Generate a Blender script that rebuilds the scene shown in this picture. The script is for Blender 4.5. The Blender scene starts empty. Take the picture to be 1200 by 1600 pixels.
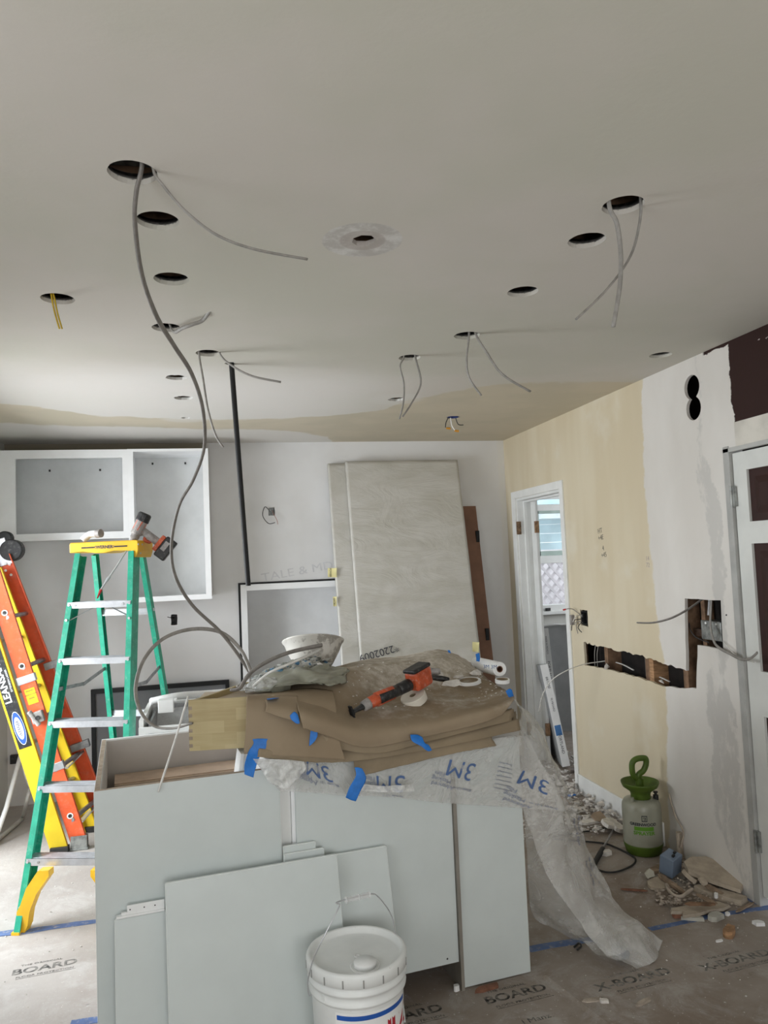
import bpy, bmesh, math, random
from mathutils import Vector, Matrix, noise
from math import sin, cos, pi, radians
random.seed(7)
S = bpy.context.scene
COL = S.collection
# ------------------------------------------------------------------ camera
YAW, PITCH, ROLL, F, HC = 0.21606, 0.06181, -0.04162, 1182.0, 1.585
fwd = Vector((sin(YAW)*cos(PITCH), cos(YAW)*cos(PITCH), sin(PITCH)))
r0 = Vector((cos(YAW), -sin(YAW), 0)); u0 = r0.cross(fwd)
rgt = r0*cos(ROLL) + u0*sin(ROLL); upv = -r0*sin(ROLL) + u0*cos(ROLL)
CAM = Vector((0, 0, HC))
cam = bpy.data.objects.new('camera', bpy.data.cameras.new('camera')); COL.objects.link(cam)
M = Matrix((rgt, upv, -fwd)).transposed().to_4x4(); M.translation = CAM
cam.matrix_world = M
cam.data.sensor_fit = 'VERTICAL'; cam.data.sensor_height = 24; cam.data.lens = 24*F/1600
cam.data.clip_start = 0.02
S.camera = cam
S.view_settings.view_transform = 'Standard'; S.view_settings.look = 'None'
S.view_settings.gamma = 1; S.view_settings.use_curve_mapping = False
S.view_settings.exposure = 0.10
S.cycles.max_bounces = 10; S.cycles.diffuse_bounces = 6; S.cycles.transparent_max_bounces = 16
# ------------------------------------------------------------------ light
W = bpy.data.worlds.new('sky'); S.world = W; W.use_nodes = True
bg = W.node_tree.nodes['Background']; bg.inputs[0].default_value = (.90, .95, 1, 1); bg.inputs[1].default_value = 1.9
def area(name, loc, rot, sx, sy, power, col=(1, 1, 1)):
    l = bpy.data.lights.new(name, 'AREA'); l.shape = 'RECTANGLE'; l.size = sx; l.size_y = sy
    l.energy = power; l.color = col
    o = bpy.data.objects.new(name, l); COL.objects.link(o); o.location = loc; o.rotation_euler = rot
    return o
# daylight coming in through the openings of the room
area('daylight_patio', (-2.5, 3.85, 1.45), (0, radians(-90), 0), 1.7, 1.9, 155, (.93, .97, 1))
area('daylight_side', (-1.70, 0.9, 1.45), (0, radians(-90), 0), 1.2, 1.5, 13, (.97, .98, 1))
area('daylight_front', (0.2, -2.25, 1.3), (radians(90), 0, 0), 2.2, 1.5, 42, (1, .985, .95))
area('daylight_far_room', (4.7, 6.4, 1.6), (0, radians(90), 0), 1.2, 1.2, 22, (.95, .98, 1))
XR, YB, H, XL, YF = 2.27, 5.73, 2.5, -1.46, -2.0

# ------------------------------------------------------------------ helpers
def ray(x, y): return rgt*((x-600)/F) + upv*(-(y-800)/F) + fwd
def at(x, y, Y):
    d = ray(x, y); return CAM + d*(Y/d.y)
def atz(x, y, z):
    d = ray(x, y); return CAM + d*((z-HC)/d.z)
def atx(x, y, X):
    d = ray(x, y); return CAM + d*(X/d.x)
def frame(loc, rz=0, rx=0, ry=0):
    return Matrix.Translation(loc) @ Matrix.Rotation(rz, 4, 'Z') @ Matrix.Rotation(ry, 4, 'Y') @ Matrix.Rotation(rx, 4, 'X')
def axes(o, x, y):
    """matrix with origin o, first axis x and second axis near y"""
    x = Vector(x).normalized(); z = x.cross(Vector(y)).normalized(); y = z.cross(x)
    m = Matrix((x, y, z)).transposed().to_4x4(); m.translation = Vector(o); return m

def mesh_obj(name, me, mat, parent=None, smooth=False, bevel=0, label=None, sub=0):
    o = bpy.data.objects.new(name, me); COL.objects.link(o)
    if mat:
        me.materials.clear()
        for m in (mat if isinstance(mat, (list, tuple)) else [mat]): me.materials.append(m)
    n = len(me.vertices)
    c = Vector((0, 0, 0))
    if n:
        lo = Vector([min(v.co[i] for v in me.vertices) for i in range(3)])
        hi = Vector([max(v.co[i] for v in me.vertices) for i in range(3)])
        c = (lo+hi)/2; c.z = lo.z
        me.transform(Matrix.Translation(-c))
    o.location = c
    if parent is not None:
        o.parent = parent
        o['_w'] = list(c)
        pw = Vector(parent['_w'])
        o.matrix_parent_inverse = Matrix.Translation(-pw)
    else: o['_w'] = list(c)
    for p in me.polygons: p.use_smooth = smooth
    if bevel:
        b = o.modifiers.new('bevel', 'BEVEL'); b.width = bevel; b.segments = 2; b.limit_method = 'ANGLE'; b.angle_limit = radians(40)
        b.harden_normals = False
    if sub:
        s = o.modifiers.new('sub', 'SUBSURF'); s.levels = s.render_levels = sub
    if label: o['label'] = label
    return o
SPLIT = {'rivet', 'screw', 'lattice_rail', 'nail_tab', 'slot', 'knockout'}
def obj(name, bm, mat, parent=None, X=None, smooth=False, bevel=0, label=None, sub=0, keep=False):
    if X is not None: bmesh.ops.transform(bm, matrix=X, verts=bm.verts)
    if name in SPLIT and parent is not None:                # every separate piece becomes a part of its own
        bm.verts.ensure_lookup_table(); seen = set(); last = None; bm.verts.index_update()
        for v0 in bm.verts:
            if v0.index in seen: continue
            st = [v0]; isl = []; seen.add(v0.index)
            while st:
                v = st.pop(); isl.append(v)
                for e in v.link_edges:
                    w = e.other_vert(v)
                    if w.index not in seen: seen.add(w.index); st.append(w)
            ids = {v.index: i for i, v in enumerate(isl)}
            fs = {f for v in isl for f in v.link_faces}
            me = bpy.data.meshes.new(name); me.from_pydata([v.co[:] for v in isl], [], [[ids[v.index] for v in f.verts] for f in fs])
            b2 = bmesh.new(); b2.from_mesh(me); bmesh.ops.recalc_face_normals(b2, faces=b2.faces); b2.to_mesh(me); b2.free()
            last = mesh_obj(name, me, mat, parent, smooth, bevel)
        bm.free(); return last
    if not keep: bmesh.ops.recalc_face_normals(bm, faces=bm.faces)
    me = bpy.data.meshes.new(name); bm.to_mesh(me); bm.free()
    return mesh_obj(name, me, mat, parent, smooth, bevel, label, sub)
def tag(o, label, cat, group=None, kind=None):
    o['label'] = label; o['category'] = cat
    if group: o['group'] = group
    if kind: o['kind'] = kind
    return o
def thing(name, loc, label, cat, group=None):
    o = bpy.data.objects.new(name, None); COL.objects.link(o); o.location = loc; o['_w'] = list(loc)
    o.empty_display_size = .1
    return tag(o, label, cat, group)
def struct(o): o['kind'] = 'structure'; return o
def nb(): return bmesh.new()
def box(bm, x0, x1, y0, y1, z0, z1, X=None):
    vs = [bm.verts.new((x, y, z)) for z in (z0, z1) for x, y in ((x0, y0), (x1, y0), (x1, y1), (x0, y1))]
    if X is not None:
        for v in vs: v.co = X @ v.co
    for f in ((0, 3, 2, 1), (4, 5, 6, 7), (0, 1, 5, 4), (1, 2, 6, 5), (2, 3, 7, 6), (3, 0, 4, 7)):
        bm.faces.new([vs[i] for i in f])
    return bm
def bx(*a, X=None): return box(nb(), *a, X=X)
def prism(bm, pts, d, X=None):
    """polygon (2D, x-z plane) extruded along +y by d"""
    a = [bm.verts.new((p[0], 0, p[1])) for p in pts]; b = [bm.verts.new((p[0], d, p[1])) for p in pts]
    if X is not None:
        for v in a+b: v.co = X @ v.co
    bm.faces.new(a); bm.faces.new(b[::-1]); n = len(pts)
    for i in range(n): bm.faces.new((a[i], b[i], b[(i+1) % n], a[(i+1) % n]))
    return bm
def crom(pts, n=6, closed=False):
    out = []; N = len(pts)
    rng = N if closed else N-1
    for i in range(rng):
        p = [pts[(i+k) % N] if closed else pts[min(max(i+k, 0), N-1)] for k in (-1, 0, 1, 2)]
        for j in range(n):
            t = j/n
            out.append(.5*((2*p[1]) + (p[2]-p[0])*t + (2*p[0]-5*p[1]+4*p[2]-p[3])*t*t + (3*p[1]-p[0]-3*p[2]+p[3])*t**3))
    if not closed: out.append(pts[-1].copy())
    return out
def sweep(bm, pts, rx, ry=None, seg=8, n=6, taper=None, twist=0, smooth=True, closed=False):
    """tube with elliptical section along a smoothed path"""
    ry = ry or rx
    pts = [Vector(p) for p in pts]
    P = crom(pts, n, closed) if (smooth and len(pts) > 2) else pts
    rings = []; N = len(P); t = (P[1]-P[0]).normalized()
    ref = Vector((0, 0, 1)) if abs(t.z) < .9 else Vector((1, 0, 0))
    a = t.cross(ref).normalized()
    for i, p in enumerate(P):
        if closed: t = (P[(i+1) % N]-P[i-1])
        else: t = (P[min(i+1, N-1)]-P[max(i-1, 0)])
        if t.length < 1e-9: t = Vector((0, 0, 1))
        t.normalize()
        a = (a - t*a.dot(t)); a.normalize(); b = t.cross(a)
        k = taper(i/(N-1)) if taper else 1
        tw = twist*i/max(N-1, 1)
        rings.append([bm.verts.new(p + a*(cos(2*pi*j/seg+tw)*rx*k) + b*(sin(2*pi*j/seg+tw)*ry*k)) for j in range(seg)])
    for i in range(N if closed else N-1):
        A, B = rings[i], rings[(i+1) % N]
        for j in range(seg): bm.faces.new((A[j], A[(j+1) % seg], B[(j+1) % seg], B[j]))
    if not closed: bm.faces.new(rings[0][::-1]); bm.faces.new(rings[-1])
    return bm
def cyl(bm, p0, p1, r0, r1=None, seg=16):
    p0 = Vector(p0); p1 = Vector(p1); r1 = r0 if r1 is None else r1
    return sweep(bm, [p0, p1], r0, seg=seg, smooth=False, taper=lambda t: 1+(r1/r0-1)*t)
def lathe(bm, prof, seg=32, X=None, cap=True):
    """profile [(r,z)...] bottom to top"""
    rings = []
    for r, z in prof:
        r = max(r, 1e-5)
        vs = [bm.verts.new((r*cos(2*pi*j/seg), r*sin(2*pi*j/seg), z)) for j in range(seg)]
        if X is not None:
            for v in vs: v.co = X @ v.co
        rings.append(vs)
    for A, B in zip(rings, rings[1:]):
        for j in range(seg): bm.faces.new((A[j], A[(j+1) % seg], B[(j+1) % seg], B[j]))
    if cap: bm.faces.new(rings[0][::-1]); bm.faces.new(rings[-1])
    return bm
def grid(rows, nu=10, nv=10, jit=0, jf=6, seed=0, zmin=None, th=.002, thick_dir=None, edge=0):
    """smooth sheet through a grid of control points, given a real thickness"""
    R_ = [crom([Vector(p) for p in r], nu) for r in rows]
    cols = [crom([r[i] for r in R_], nv) for i in range(len(R_[0]))]
    nv_, nu_ = len(cols[0]), len(cols)
    G = [[cols[i][j] for i in range(nu_)] for j in range(nv_)]
    def nrm(j, i):
        a = G[j][min(i+1, nu_-1)]-G[j][max(i-1, 0)]; b = G[min(j+1, nv_-1)][i]-G[max(j-1, 0)][i]
        n = a.cross(b); return n.normalized() if n.length > 1e-12 else Vector((0, 0, 1))
    NN = [[nrm(j, i) for i in range(nu_)] for j in range(nv_)]
    bm = nb(); T = []; B = []
    for j in range(nv_):
        t = []; b = []
        for i in range(nu_):
            p = G[j][i].copy(); n = NN[j][i]
            if jit:
                p += n*(noise.noise(p*jf+Vector((seed, 0, 0)))*jit + noise.noise(p*jf*2.7+Vector((0, seed, 3)))*jit*.4)
            if edge and (i in (0, nu_-1) or j in (0, nv_-1)):
                p += Vector((random.uniform(-1, 1), 0, random.uniform(-1, 1)))*edge
            if zmin is not None: p.z = max(p.z, zmin+th)
            G[j][i] = p.copy()
            q = p - n*th
            if zmin is not None: q.z = max(q.z, zmin)
            t.append(bm.verts.new(p)); b.append(bm.verts.new(q))
        T.append(t); B.append(b)
    for j in range(nv_-1):
        for i in range(nu_-1):
            bm.faces.new((T[j][i], T[j][i+1], T[j+1][i+1], T[j+1][i]))
            bm.faces.new((B[j][i], B[j+1][i], B[j+1][i+1], B[j][i+1]))
    for i in range(nu_-1):
        bm.faces.new((T[0][i], B[0][i], B[0][i+1], T[0][i+1])); bm.faces.new((T[-1][i], T[-1][i+1], B[-1][i+1], B[-1][i]))
    for j in range(nv_-1):
        bm.faces.new((T[j][0], T[j+1][0], B[j+1][0], B[j][0])); bm.faces.new((T[j][-1], B[j][-1], B[j+1][-1], T[j+1][-1]))
    return bm, G, NN
def chunk(bm, c, r, seed, flat=.5, X=None):
    """broken lump: a jittered, faceted convex stone"""
    rnd = random.Random(seed)
    pts = []
    for k in range(12):
        v = Vector((rnd.uniform(-1, 1), rnd.uniform(-1, 1), rnd.uniform(-1, 1)))
        v.normalize(); v *= rnd.uniform(.7, 1.05)
        pts.append(bm.verts.new(Vector(c)+Vector((v.x*r, v.y*r*rnd.uniform(.6, 1), (v.z)*r*flat+r*flat*.8))))
    res = bmesh.ops.convex_hull(bm, input=pts)
    junk = [v for v in pts if not v.link_faces]
    bmesh.ops.delete(bm, geom=junk, context='VERTS')
    return bm
def curve_mesh(cu):
    o = bpy.data.objects.new('tmp', cu); COL.objects.link(o)
    dg = bpy.context.evaluated_depsgraph_get(); dg.update()
    me = bpy.data.meshes.new_from_object(o.evaluated_get(dg))
    bpy.data.objects.remove(o); bpy.data.curves.remove(cu); return me
def holed(name, outer, holes, X, th, mat, parent=None, label=None):
    """flat board with real holes cut through; X maps its (x,y,thickness) to the room"""
    cu = bpy.data.curves.new('c', 'CURVE'); cu.dimensions = '2D'; cu.fill_mode = 'BOTH'; cu.extrude = th/2
    for poly in [outer]+holes:
        s = cu.splines.new('POLY'); s.points.add(len(poly)-1); s.use_cyclic_u = True
        for p, q in zip(s.points, poly): p.co = (q[0], q[1], 0, 1)
    me = curve_mesh(cu); me.transform(X @ Matrix.Translation((0, 0, th/2)))
    return mesh_obj(name, me, mat, parent, label=label)
def text(name, s, size, X, mat, parent=None, ext=.0004, align='CENTER', wrap=None, label=None, bold=0, warp=None, sx=1):
    cu = bpy.data.curves.new('t', 'FONT'); cu.body = s; cu.size = size; cu.extrude = ext; cu.align_x = align; cu.align_y = 'CENTER'
    cu.offset = bold; cu.resolution_u = 3
    me = curve_mesh(cu)
    if sx != 1: me.transform(Matrix.Diagonal((sx, 1, 1, 1)))
    if wrap:                                       # wrap round a cylinder of this radius
        for v in me.vertices:
            a = v.co.x/wrap; v.co = Vector(((wrap+v.co.z)*sin(a), v.co.y, (wrap+v.co.z)*cos(a)-wrap))
    if warp:
        for v in me.vertices: v.co = warp(v.co)
    if X is not None: me.transform(X)
    return mesh_obj(name, me, mat, parent, label=label)
def circle(cx, cy, r, n=28, jag=0, ph=0):
    return [(cx+(r+random.uniform(-jag, jag))*cos(2*pi*i/n+ph), cy+(r+random.uniform(-jag, jag))*sin(2*pi*i/n+ph)) for i in range(n)]
def copy_tree(root, loc):
    r = root.copy(); COL.objects.link(r); r.location = loc
    for ch in list(root.children):
        c = ch.copy(); COL.objects.link(c); c.parent = r
        for g in list(ch.children):
            d = g.copy(); COL.objects.link(d); d.parent = c
    return r

# ------------------------------------------------------------------ materials
class NT:
    def __init__(s, name, rough=.6, metal=0, spec=.4):
        s.m = bpy.data.materials.new(name); s.m.use_nodes = True
        s.t = s.m.node_tree; s.b = s.t.nodes['Principled BSDF']
        s.b.inputs['Roughness'].default_value = rough; s.b.inputs['Metallic'].default_value = metal
        s.b.inputs['Specular IOR Level'].default_value = spec
        s._p = None
    def n(s, k, **a):
        x = s.t.nodes.new(k)
        for i, v in a.items(): setattr(x, i, v)
        return x
    def set(s, sock, v):
        if hasattr(v, 'links'): s.t.links.new(v, sock)
        else:
            if isinstance(v, (tuple, list)) and len(v) == 3 and sock.type == 'RGBA': v = (*v, 1)
            sock.default_value = v
    def math(s, op, a, b=0, c=None, clamp=False):
        x = s.n('ShaderNodeMath', operation=op, use_clamp=clamp); s.set(x.inputs[0], a); s.set(x.inputs[1], b)
        if c is not None: s.set(x.inputs[2], c)
        return x.outputs[0]
    def pos(s, obj=False):
        if obj: return s.n('ShaderNodeTexCoord').outputs['Object']
        if s._p is None: s._p = s.n('ShaderNodeNewGeometry').outputs['Position']
        return s._p
    def xyz(s, obj=False):
        x = s.n('ShaderNodeSeparateXYZ'); s.t.links.new(s.pos(obj), x.inputs[0]); return x.outputs
    def noise(s, scale, detail=4, rough=.6, stretch=None, obj=False, dist=0):
        x = s.n('ShaderNodeTexNoise'); x.inputs['Scale'].default_value = scale; x.inputs['Detail'].default_value = detail
        x.inputs['Roughness'].default_value = rough; x.inputs['Distortion'].default_value = dist
        v = s.pos(obj)
        if stretch:
            mp = s.n('ShaderNodeMapping'); mp.inputs['Scale'].default_value = stretch; s.t.links.new(v, mp.inputs[0]); v = mp.outputs[0]
        s.t.links.new(v, x.inputs['Vector']); return x.outputs[0]
    def mix(s, f, a, b, mode='MIX'):
        x = s.n('ShaderNodeMix', data_type='RGBA', blend_type=mode); s.set(x.inputs[0], f); s.set(x.inputs[6], a); s.set(x.inputs[7], b)
        return x.outputs[2]
    def step(s, v, lo, hi):
        x = s.n('ShaderNodeMapRange'); x.interpolation_type = 'SMOOTHSTEP'; s.set(x.inputs[0], v)
        x.inputs[1].default_value = lo; x.inputs[2].default_value = hi; return x.outputs[0]
    def curve(s, v, pts, x0, x1, y0, y1):
        """piecewise curve y(x)"""
        a = s.math('DIVIDE', s.math('SUBTRACT', v, x0), x1-x0, clamp=True)
        c = s.n('ShaderNodeFloatCurve'); cu = c.mapping.curves[0]
        P = sorted(((p[0]-x0)/(x1-x0), (p[1]-y0)/(y1-y0)) for p in pts)
        cu.points[0].location = P[0]; cu.points[1].location = P[-1]
        for p in P[1:-1]: cu.points.new(*p)
        for p in cu.points: p.handle_type = 'VECTOR'
        c.mapping.update(); s.set(c.inputs[1], a); c.inputs[0].default_value = 1
        return s.math('ADD', s.math('MULTIPLY', c.outputs[0], y1-y0), y0)
    def col(s, v): s.set(s.b.inputs['Base Color'], v); return s
    def bump(s, h, st=.2, d=.01):
        x = s.n('ShaderNodeBump'); x.inputs['Strength'].default_value = st; x.inputs['Distance'].default_value = d
        s.set(x.inputs['Height'], h); s.t.links.new(x.outputs[0], s.b.inputs['Normal']); return s
def mat(name, c, rough=.6, metal=0, var=.08, scale=8, spec=.4, bump=0, dust=0, dcol=(.62, .58, .52), stretch=None):
    t = NT(name, rough, metal, spec)
    nz = t.noise(scale, 4, .6, stretch)
    dark = tuple(x*(1-var*1.6) for x in c); lite = tuple(min(x*(1+var), 1) for x in c)
    v = t.mix(t.step(nz, .3, .7), dark, lite)
    if dust:
        v = t.mix(t.math('MULTIPLY', t.step(t.noise(scale*3.1, 6, .7), .5, .72), dust), v, dcol)
    t.col(v)
    if bump: t.bump(t.noise(scale*6, 5, .6), bump)
    return t.m

white_paint = mat('white_paint', (.78, .79, .78), .45, var=.03)
cab_white = mat('cabinet_white', (.84, .85, .86), .38, var=.02)
panel_grey = mat('panel_grey_white', (.60, .65, .645), .33, var=.015, spec=.5)
panel_edge_lit = mat('panel_edge_lit', (.86, .90, .88), .4, var=.02)  # paler than the panels: light caught along the edges, put into the colour
mdf_raw = mat('raw_edge', (.36, .29, .22), .8, var=.15, scale=30)
taupe = mat('cabinet_inside', (.50, .46, .43), .5, var=.03)
maple = None
steel = mat('brushed_aluminium', (.62, .63, .66), .32, .75, var=.08, scale=20)
dull_steel = mat('dull_steel', (.33, .33, .34), .45, .7, var=.15, scale=30)
green = mat('green_fiberglass', (.015, .30, .19), .42, var=.12, scale=14, dust=.25, dcol=(.35, .55, .45))
orange_f = mat('orange_fiberglass', (.80, .115, .035), .42, var=.08, scale=10, dust=.1)
yellow_f = mat('yellow_fiberglass', (.70, .50, .02), .42, var=.06, scale=10)
yellow_cap = mat('yellow_plastic', (.74, .43, .02), .4, var=.08)
black_p = mat('black_plastic', (.018, .018, .019), .45, var=.2, dust=.12, scale=20)
black_flat = mat('black_metal', (.006, .006, .007), .6, var=.2)
rubber = mat('black_rubber', (.02, .02, .02), .6, var=.2)
tool_orange = mat('tool_orange', (.50, .085, .03), .5, var=.15, scale=25, dust=.3)
tool_grey = mat('tool_grey', (.30, .28, .27), .5, var=.2, scale=30, dust=.3)
white_pl = mat('white_plastic', (.86, .87, .87), .38, var=.03, spec=.5)
cable_m = mat('grey_cable', (.27, .255, .235), .5, var=.12, scale=40)
cable_d = mat('cable_sheath', (.20, .185, .17), .5, var=.12, scale=40)
cable_w = mat('white_cable', (.66, .65, .62), .5, var=.08, scale=40)
yel_cable = mat('yellow_cable', (.55, .38, .03), .5, var=.12, scale=40)
card = mat('ram_board', (.30, .24, .165), .75, var=.12, scale=3.2, dust=.6, dcol=(.46, .40, .31), bump=.05)
t = NT('ram_board', .8, spec=.2); X_, Y_, Z_ = t.xyz()
v = t.mix(t.step(t.noise(4, 4, .6), .3, .7), (.255, .195, .130), (.31, .245, .17))
ds = t.math('MULTIPLY', t.step(t.math('ADD', Z_, t.math('MULTIPLY', t.math('SUBTRACT', t.noise(6, 6, .7), .5), .30)), 1.0, 1.09), .9)
ds = t.math('MULTIPLY', ds, t.step(t.math('ADD', X_, t.math('MULTIPLY', t.math('SUBTRACT', t.noise(5, 4, .6), .5), .25)), .42, .62))
v = t.mix(ds, v, t.mix(t.step(t.noise(28, 5, .7), .35, .7), (.38, .335, .27), (.64, .60, .54)))
t.col(v).bump(t.noise(30, 4, .6), .06); card = t.m
card2 = mat('ram_board_under', (.28, .22, .145), .8, var=.10, scale=6, bump=.05)
bluetape = mat('blue_tape', (.015, .17, .58), .5, var=.12, scale=25)
floor_tape = mat('blue_floor_tape', (.09, .15, .32), .6, var=.15, scale=12, dust=.9, dcol=(.33, .32, .32))
plaster = mat('plaster', (.66, .63, .59), .9, var=.12, scale=30, bump=.3)
plaster_b = mat('plaster_dusty', (.42, .36, .30), .9, var=.2, scale=20, bump=.3)
wood_raw = mat('raw_wood', (.40, .23, .12), .75, var=.25, scale=14, stretch=(1, 1, 6))
wood_dark = mat('old_dark_wood', (.10, .055, .035), .85, var=.35, scale=10)
wood_mid = mat('old_stud_wood', (.21, .125, .075), .8, var=.3, scale=14)
brown_paint = mat('brown_paint', (.030, .009, .007), .5, var=.1, scale=20, spec=.3)
brown_board = mat('brown_board', (.19, .095, .058), .6, var=.1, scale=8)
sticky = mat('sticky_note', (.80, .74, .38), .7, var=.04)
ink = mat('ink', (.05, .05, .06), .6, var=.05)
pencil = mat('pencil', (.57, .57, .58), .8, var=.05)
ink_blue = mat('print_blue', (.08, .14, .30), .6, var=.05)
ink_grey = mat('print_grey', (.18, .20, .28), .6, var=.05)
board_ink = mat('board_print', (.14, .125, .11), .85, var=.6, scale=40)
bag_grey = mat('grey_plastic_bag', (.27, .27, .215), .35, var=.12, scale=12, spec=.5)
sp_green = mat('sprayer_green', (.068, .115, .012), .45, var=.1, scale=14)
blue_box = mat('blue_grey_plastic', (.17, .22, .30), .5, var=.08)
galv = mat('galvanised_box', (.30, .31, .30), .4, .6, var=.3, scale=25)
glass_dark = mat('dark_glass', (.16, .165, .175), .15, var=.03, spec=.6)
red = mat('red_plastic', (.45, .03, .03), .4, var=.1)
cream_tape = mat('cream_tape', (.66, .62, .54), .6, var=.05)
board_white = mat('board_edge_white', (.80, .80, .80), .7, var=.03)
board_grey = mat('board_face_grey', (.40, .41, .42), .8, var=.06)
white_felt = mat('wiped_white', (.75, .75, .75), .8, var=.05, bump=.2)
# maple: blocks of slightly different veneer
t = NT('maple', .42, spec=.5); nz = t.noise(3, 5, .6, (1, 1, 14)); br = t.n('ShaderNodeTexBrick')
br.inputs['Scale'].default_value = 6; br.inputs['Mortar Size'].default_value = .002
mp = t.n('ShaderNodeMapping'); mp.inputs['Rotation'].default_value = (pi/2, 0, 0); t.t.links.new(t.pos(), mp.inputs[0]); t.t.links.new(mp.outputs[0], br.inputs[0])
br.inputs['Color1'].default_value = (.40, .31, .15, 1); br.inputs['Color2'].default_value = (.50, .41, .22, 1); br.inputs['Mortar'].default_value = (.42, .33, .17, 1)
t.col(t.mix(t.math('MULTIPLY', t.step(nz, .35, .7), .4), br.outputs[0], (.56, .48, .28))); maple = t.m
# floor protection board, dusty
t = NT('floor_board', .85, spec=.25); X_, Y_, Z_ = t.xyz()
v = t.mix(t.step(t.noise(1.7, 5, .65), .35, .68), (.235, .19, .155), (.34, .30, .265))
v = t.mix(t.math('MULTIPLY', t.step(t.noise(5, 8, .75, dist=.5), .46, .7), .6), v, (.46, .44, .42))
v = t.mix(t.math('MULTIPLY', t.step(t.noise(90, 2, .5), .68, .74), .8), v, (.62, .60, .57))
v = t.mix(t.math('MULTIPLY', t.step(t.noise(22, 3, .5), .72, .78), .7), v, (.11, .10, .09))
v = t.mix(t.math('MULTIPLY', t.step(t.noise(6.5, 6, .75), .60, .72), .45), v, (.14, .12, .10))
dl = t.math('MULTIPLY', t.math('SUBTRACT', 1, t.step(X_, -1.0, .2)), .45)      # daylight on the left side, put into the colour as a paler tone
v = t.mix(dl, v, (.52, .51, .50))
t.col(v).bump(t.noise(30, 6, .7), .25); floor_m = t.m
# ceiling: primer with skim-coat patches and a band of old cream paint
t = NT('ceiling_paint', .75, spec=.25); X_, Y_, Z_ = t.xyz()
n1 = t.math('MULTIPLY', t.math('SUBTRACT', t.noise(2.2, 5, .6, (1, 1.6, 1)), .5), .32)
bf = t.curve(X_, [(-1.5, 4.25), (-1.12, 4.34), (-.95, 4.42), (-.69, 4.65), (-.14, 4.79), (.41, 4.8), (.725, 4.69), (1.01, 4.49), (1.1, 4.21), (1.27, 3.99), (1.5, 3.83), (1.77, 3.745), (2.3, 3.74)], -1.5, 2.3, 3, 6)
bb = t.curve(X_, [(-1.5, 4.85), (-.55, 5.05), (.3, 5.15), (.49, 5.2), (.80, 5.45), (.93, 5.9), (2.3, 5.95)], -1.5, 2.3, 3, 6)
yy = t.math('ADD', Y_, n1)
inb = t.math('MULTIPLY', t.step(t.math('SUBTRACT', yy, bf), -.015, .03), t.math('SUBTRACT', 1, t.step(t.math('SUBTRACT', yy, bb), -.02, .04)))
base = t.mix(t.step(t.noise(1.1, 4, .6), .35, .65), (.555, .54, .47), (.60, .565, .515))
wb = t.math('MULTIPLY', t.step(t.math('ADD', Y_, t.math('MULTIPLY', n1, 1.2)), 3.3, 3.9), t.math('SUBTRACT', 1, t.step(X_, .6, 1.3)))
base = t.mix(t.math('MULTIPLY', wb, .6), base, (.74, .72, .70))
crm = t.mix(t.step(t.noise(3, 3, .5), .4, .6), (.54, .49, .385), (.58, .52, .41))
v = t.mix(inb, base, crm)
rr = t.n('ShaderNodeVectorMath', operation='DISTANCE'); t.t.links.new(t.pos(), rr.inputs[0]); rr.inputs[1].default_value = (.426, 2.08, 2.5)
ring = t.math('MULTIPLY', t.math('SUBTRACT', 1, t.step(t.math('ADD', rr.outputs['Value'], t.math('MULTIPLY', n1, .03)), .112, .120)), .8)
v = t.mix(ring, v, t.mix(t.step(t.noise(14, 6, .7), .4, .65), (.44, .42, .395), (.66, .65, .63)))
ring2 = t.math('SUBTRACT', 1, t.step(rr.outputs['Value'], .062, .070))
v = t.mix(t.math('MULTIPLY', ring2, .55), v, (.36, .31, .28))
for (hx, hy) in ((-.181, 3.731), (-.166, 4.188), (-.18, 4.754), (1.024, 4.196)):
    d_ = t.n('ShaderNodeVectorMath', operation='DISTANCE'); t.t.links.new(t.pos(), d_.inputs[0]); d_.inputs[1].default_value = (hx, hy, 2.5)
    v = t.mix(t.math('MULTIPLY', t.math('SUBTRACT', 1, t.step(d_.outputs['Value'], .12, .18)), .5), v, (.66, .645, .61))
sc = t.math('MULTIPLY', t.step(t.noise(9, 8, .75, (.4, 1.5, 1)), .66, .74), .25)
v = t.mix(sc, v, (.46, .44, .41))
t.col(v).bump(t.noise(26, 5, .55), .10); ceil_m = t.m
# right wall
t = NT('right_wall_paint', .7, spec=.3); X_, Y_, Z_ = t.xyz()
nn = t.math('SUBTRACT', t.noise(7, 6, .7), .5)
b1 = t.curve(Z_, [(0, 3.68), (.43, 3.655), (.9, 3.62), (1.13, 3.653), (1.43, 3.68), (1.92, 3.70), (2.34, 3.683), (2.5, 3.65)], 0, 2.5, 3, 4)
cr = t.step(t.math('ADD', t.math('SUBTRACT', Y_, b1), t.math('MULTIPLY', nn, .10)), -.008, .010)
wht = t.mix(t.step(t.noise(1.6, 4, .6, (1, 1, .5)), .35, .65), (.63, .60, .56), (.70, .675, .64))
streak = t.step(t.noise(3, 3, .5, (1, 1, .18)), .42, .62)
crc = t.mix(streak, (.60, .52, .375), (.65, .58, .44))
crc = t.mix(t.math('MULTIPLY', t.step(t.noise(2.3, 4, .6), .55, .7), .4), crc, (.70, .67, .58))
v = t.mix(cr, wht, crc)
gb = t.curve(Z_, [(0, 3.10), (.3, 3.22), (.7, 3.20), (.95, 3.24), (1.14, 3.17), (1.4, 3.17), (1.74, 3.17), (1.95, 3.24), (2.08, 3.235), (2.2, 3.225), (2.5, 3.225)], 0, 2.5, 3, 4)
gw = t.curve(Z_, [(0, .02), (.3, .10), (.8, .10), (1.0, .05), (1.2, .035), (1.7, .05), (1.95, .05), (2.05, .012), (2.17, .006), (2.2, 0), (2.5, 0)], 0, 2.5, 0, 1)
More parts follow.
